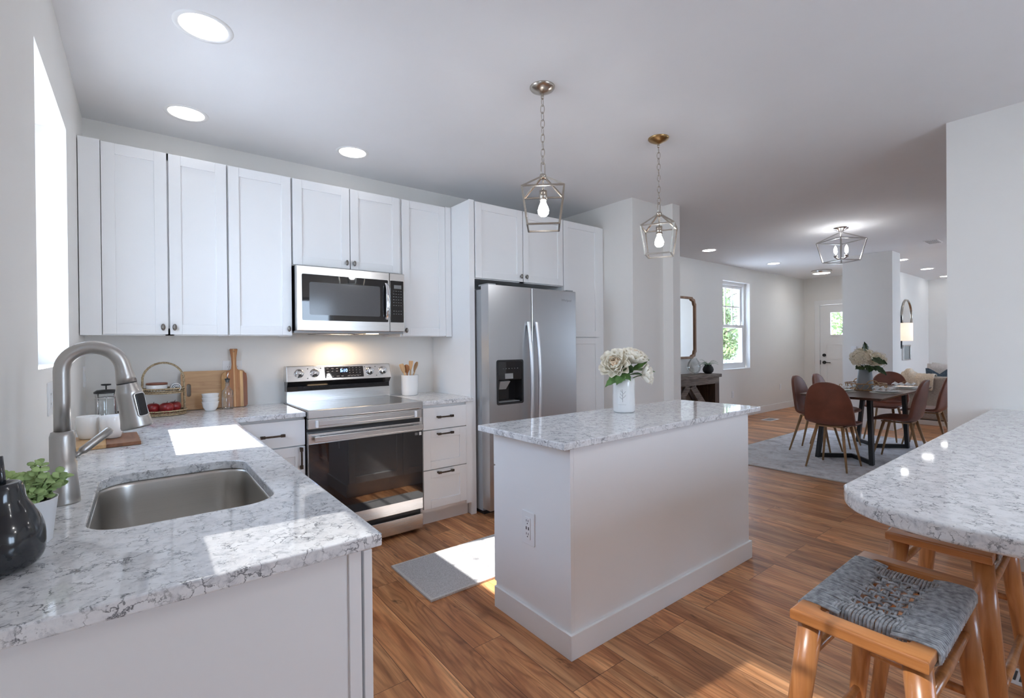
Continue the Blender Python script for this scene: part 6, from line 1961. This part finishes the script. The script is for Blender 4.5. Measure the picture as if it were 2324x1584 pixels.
def throw():
    m = MB(); rows = []
    random.seed(9)
    yl = -1.662
    prof = [(10.235, 0.66), (10.225, 0.74), (10.19, 0.785), (10.12, 0.80), (10.04, 0.785), (9.985, 0.745), (9.968, 0.66), (9.962, 0.55), (9.958, 0.42)]
    for j in range(26):
        s = j / 25; y = -1.455 - 0.42 * s
        row = []
        for i, (x, z) in enumerate(prof):
            f = i / (len(prof) - 1)
            bump = 0.10 * math.exp(-((s - 0.22) / 0.16) ** 2) * (1 - abs(f - 0.4) * 1.1) + 0.012 * sin(j * 1.9 + i * 0.4)
            hang = max(0, i - 5) / 3
            bump *= (1 - 0.5 * s)
            zz = z + max(0, bump) if i < 6 else z + max(0, bump) * (1 - hang) + 0.20 * s * hang * (1.0 - 0.3 * s) + (0.0 if s < .3 else 0.02 * sin(j))
            row.append((x - (0.02 + 0.012 * sin(j * 1.3)) * hang, y, zz))
        rows.append(row)
    m.grid(rows, True)
    o = m.build('throw_blanket', THROW, None, solid=0.012, subsurf=1)
    tag(o, 'tan throw blanket bunched over the left end of the sofa back', 'blanket')
throw()
def cushion(label, loc, rot, s, mat, group='cushions along the sofa back', chop=0.0):
    n = 13; rows_f = []; rows_b = []
    for i in range(n):
        rf = []; rb = []
        for k in range(n):
            u = -1 + 2 * i / (n - 1); v = -1 + 2 * k / (n - 1)
            pin = 1 - 0.10 * (1 - abs(u) ** 2) * abs(v) ** 2; pin2 = 1 - 0.10 * (1 - abs(v) ** 2) * abs(u) ** 2
            dv = chop * max(0.0, v) * max(0.0, 1 - abs(u) * 1.25)
            th = 0.085 * ((1 - u * u) * (1 - v * v)) ** 0.45
            rf.append((th * s / 0.22, u * s * pin, v * s * pin2 - dv)); rb.append((-th * s / 0.22, u * s * pin, v * s * pin2 - dv))
        rows_f.append(rf); rows_b.append(rb)
    m = MB(); m.grid(rows_f, True); m.grid(rows_b, True)
    o = m.build('cushion', mat, None, loc=loc, rot=tuple(radians(a) for a in rot))
    tag(o, label, 'cushion', group)
    return o
PINK = weave_mat('blush_fabric', (0.62, 0.56, 0.53), (0.74, 0.69, 0.66), 60, 0.9)
cushion('pale blush cushion at the left end of the sofa, against the throw', (10.47, -1.885, 0.735), (6, -6, 3), 0.200, PINK)
cushion('white cushion standing behind the dark blue cushion on the sofa', (10.64, -1.93, 0.745), (3, -6, 0), 0.210, LINEN, chop=0.02)
cushion('dark blue cushion with pinched middle and two pointed corners on the sofa', (10.315, -1.885, 0.725), (-3, -4, 4), 0.165, NAVY, chop=0.10)
cushion('dark blue-grey cushion half hidden by the right wall edge', (10.81, -2.10, 0.735), (-8, -6, 0), 0.205, NAVY)

def sconce():
    x = 9.4
    r = thing('swing_arm_wall_lamp', 'black swing arm wall lamp with white drum shade past the wall end', 'wall lamp', (9.62, -1.054, 1.30))
    def P(a, b, c): return (a - 9.62, b + 1.054, c - 1.30)
    MB().box(-0.05, -0.014, -0.10, 0.05, 0.0, 0.04).build('wall_plate', BLACKMET, r, bevel=0.002)
    MB().tube([P(9.62, -1.06, 1.25), P(9.62, -1.20, 1.25), P(9.62, -1.20, 1.285), P(9.60, -1.50, 1.285), P(9.60, -1.50, 1.40)], 0.011, 8).build('swing_arm', BLACKMET, r)
    SH = bpy.data.materials.new('lit_lamp_shade'); SH.use_nodes = True
    N, L = nodes_of(SH); b = N['Principled BSDF']
    b.inputs['Base Color'].default_value = (0.85, 0.80, 0.74, 1); b.inputs['Roughness'].default_value = 0.9
    b.inputs['Emission Color'].default_value = (1.0, 0.80, 0.62, 1); b.inputs['Emission Strength'].default_value = 0.42
    nz = N.new('ShaderNodeTexNoise'); nz.inputs['Scale'].default_value = 90
    bp = N.new('ShaderNodeBump'); bp.inputs['Strength'].default_value = 0.15; L.new(nz.outputs['Fac'], bp.inputs['Height']); L.new(bp.outputs[0], b.inputs['Normal'])
    MB().lathe([(0.128, 0.0), (0.128, 0.275)], 40, P(9.60, -1.575, 1.325)).build('drum_shade', SH, r, solid=0.003)
    MB().sphere(P(9.60, -1.575, 1.44), 0.03, 10).build('bulb', emat('warm_bulb', (1.0, 0.72, 0.45), 25), r)
sconce()

def oval_mirror():
    cx, cz, a, b = 12.12, 1.80, 0.34, 0.33
    r = thing('round_mirror', 'round mirror in a thin metal frame on the living room wall', 'mirror', (cx, -1.052, cz))
    n = 48
    MB().tube([(a * cos(2 * pi * i / n), -0.018, b * sin(2 * pi * i / n)) for i in range(n)], 0.016, 8, closed=True).build('frame', FIXT, r)
    m = MB(); m.T = FACE_Y; m.prism([(a * cos(2 * pi * i / n), b * sin(2 * pi * i / n)) for i in range(n)], 0.002, 0.014); m.build('glass', MIRROR, r)
oval_mirror()
def framed(name, label, cx, cz, w, h, fmat, amat):
    r = thing(name, label, 'picture', (cx, -1.052, cz))
    outline_slab('frame', [rrect(-w / 2, -h / 2, w / 2, h / 2, 0.003, 2), rrect(-w / 2 + 0.025, -h / 2 + 0.025, w / 2 - 0.025, h / 2 - 0.025, 0.002, 2)], 0.0, 0.03, fmat, r, bevel=0.002, T=FACE_Y)
    m = MB(); m.T = FACE_Y; m.box(-w / 2 + 0.024, -h / 2 + 0.024, 0.002, w / 2 - 0.024, h / 2 - 0.024, 0.012); m.build('print', amat, r)
    m = MB(); m.T = FACE_Y; m.box(-w / 2 + 0.024, -h / 2 + 0.024, 0.016, w / 2 - 0.024, h / 2 - 0.024, 0.018); m.build('glazing', GLASSC, r)
framed('framed_picture', 'white picture in a dark frame behind the drum shade lamp', 11.42, 1.50, 0.66, 0.64, BLACKMET, pmat('pale_art_print', (0.72, 0.74, 0.78), 0.7, var=0.10, vscale=5))
framed('framed_picture', 'silver framed panel below the round mirror', 12.09, 1.10, 0.50, 0.30, STEEL, pmat('pale_grey_art_print', (0.55, 0.60, 0.62), 0.5, var=0.2, vscale=9))

# ------------------------------------------------------------------ outside the dining window and front door
BARK = pmat('tree_bark', (0.09, 0.065, 0.045), 0.9, bump=0.5, bscale=30, var=0.3)
def tree(label, x, y, h, rad, n, seed, mat, squash=1.25):
    r = thing('garden_tree', label, 'tree', (x, y, -0.14), group='trees outside')
    random.seed(seed)
    m = MB().tube([(0, 0, 0), (0.05, 0.02, h * 0.3), (0.0, 0.05, h * 0.6), (0.08, 0, h * 0.85)], [0.13, 0.10, 0.07, 0.03], 10)
    for i in range(8):
        a = i * 2.4; z = h * (0.3 + 0.07 * i)
        m.tube([(0.03, 0.02, z), (rad * 0.35 * cos(a), rad * 0.35 * sin(a), z + rad * 0.3), (rad * 0.7 * cos(a), rad * 0.7 * sin(a), z + rad * 0.42)], [0.045, 0.03, 0.012], 6)
    m.build('trunk', BARK, r)
    f = MB(); lobes = []
    for i in range(16):
        d = Vector((random.gauss(0, 1), random.gauss(0, 1), random.gauss(0, 1))).normalized() * rad * random.uniform(0.3, 0.85)
        lobes.append((Vector((d.x, d.y, h * 0.60 + d.z * squash)), rad * random.uniform(0.28, 0.5)))
    for i in range(n):
        c, lr = random.choice(lobes)
        d = Vector((random.gauss(0, 1), random.gauss(0, 1), random.gauss(0, 1))).normalized()
        p = c + d * lr * random.uniform(0.55, 1.0)
        if p.z < 0.25: continue
        nn = (d + Vector((random.uniform(-.7, .7), random.uniform(-.7, .7), random.uniform(-.2, .9)))).normalized()
        u = nn.orthogonal().normalized(); v = nn.cross(u); an = random.uniform(0, 2 * pi); u, v = u * cos(an) + v * sin(an), v * cos(an) - u * sin(an)
        s = random.uniform(0.045, 0.085)
        f.add([tuple(p - u * s), tuple(p + v * s * 0.45), tuple(p + u * s), tuple(p - v * s * 0.45)], [(0, 1, 2, 3)], True)
    f.build('foliage', mat, r)
GL1 = pmat('sunlit_foliage', (0.16, 0.23, 0.07), 0.6, var=0.4, vscale=3)
tree('leafy green tree outside the dining window', 14.2, 4.25, 3.2, 1.15, 6000, 31, GL1)
tree('green tree seen through the front door glass', 17.2, 1.4, 4.4, 1.9, 6000, 32, GL1)
tree('smaller leafy tree behind, to the right of the dining window view', 19.6, 6.9, 4.6, 1.7, 4500, 33, GL1)
def neighbour():
    r = thing('neighbour_house', 'pale blue-white sided house outside, beyond the garden tree', 'house', (22.5, 11.0, -0.14))
    SID = pmat('pale_siding', (0.62, 0.70, 0.76), 0.6, var=0.02)
    m = MB()
    for i in range(22): m.hexa([(0, -1.0, i * 0.16), (5, -1.0, i * 0.16), (5, 0.02, i * 0.16), (0, 0.02, i * 0.16)], [(0, -0.975, i * 0.16 + 0.16), (5, -0.975, i * 0.16 + 0.16), (5, 0.02, i * 0.16 + 0.16), (0, 0.02, i * 0.16 + 0.16)])
    m.box(0, 0, 0, 5, 3, 3.5); m.build('siding', SID, r)
    MB().add([(-0.3, -1.3, 3.5), (5.3, -1.3, 3.5), (5.3, 3.3, 3.5), (-0.3, 3.3, 3.5), (-0.3, 1.0, 5.0), (5.3, 1.0, 5.0)], [(0, 1, 5, 4), (2, 3, 4, 5), (0, 4, 3), (1, 2, 5), (0, 3, 2, 1)], False).build('roof', pmat('grey_shingle', (0.20, 0.20, 0.21), 0.9, var=0.2, vscale=20), r)
    MB().box(1.2, -1.03, 1.0, 2.2, -0.99, 2.4).build('window', BLACKGLASS, r)
neighbour()
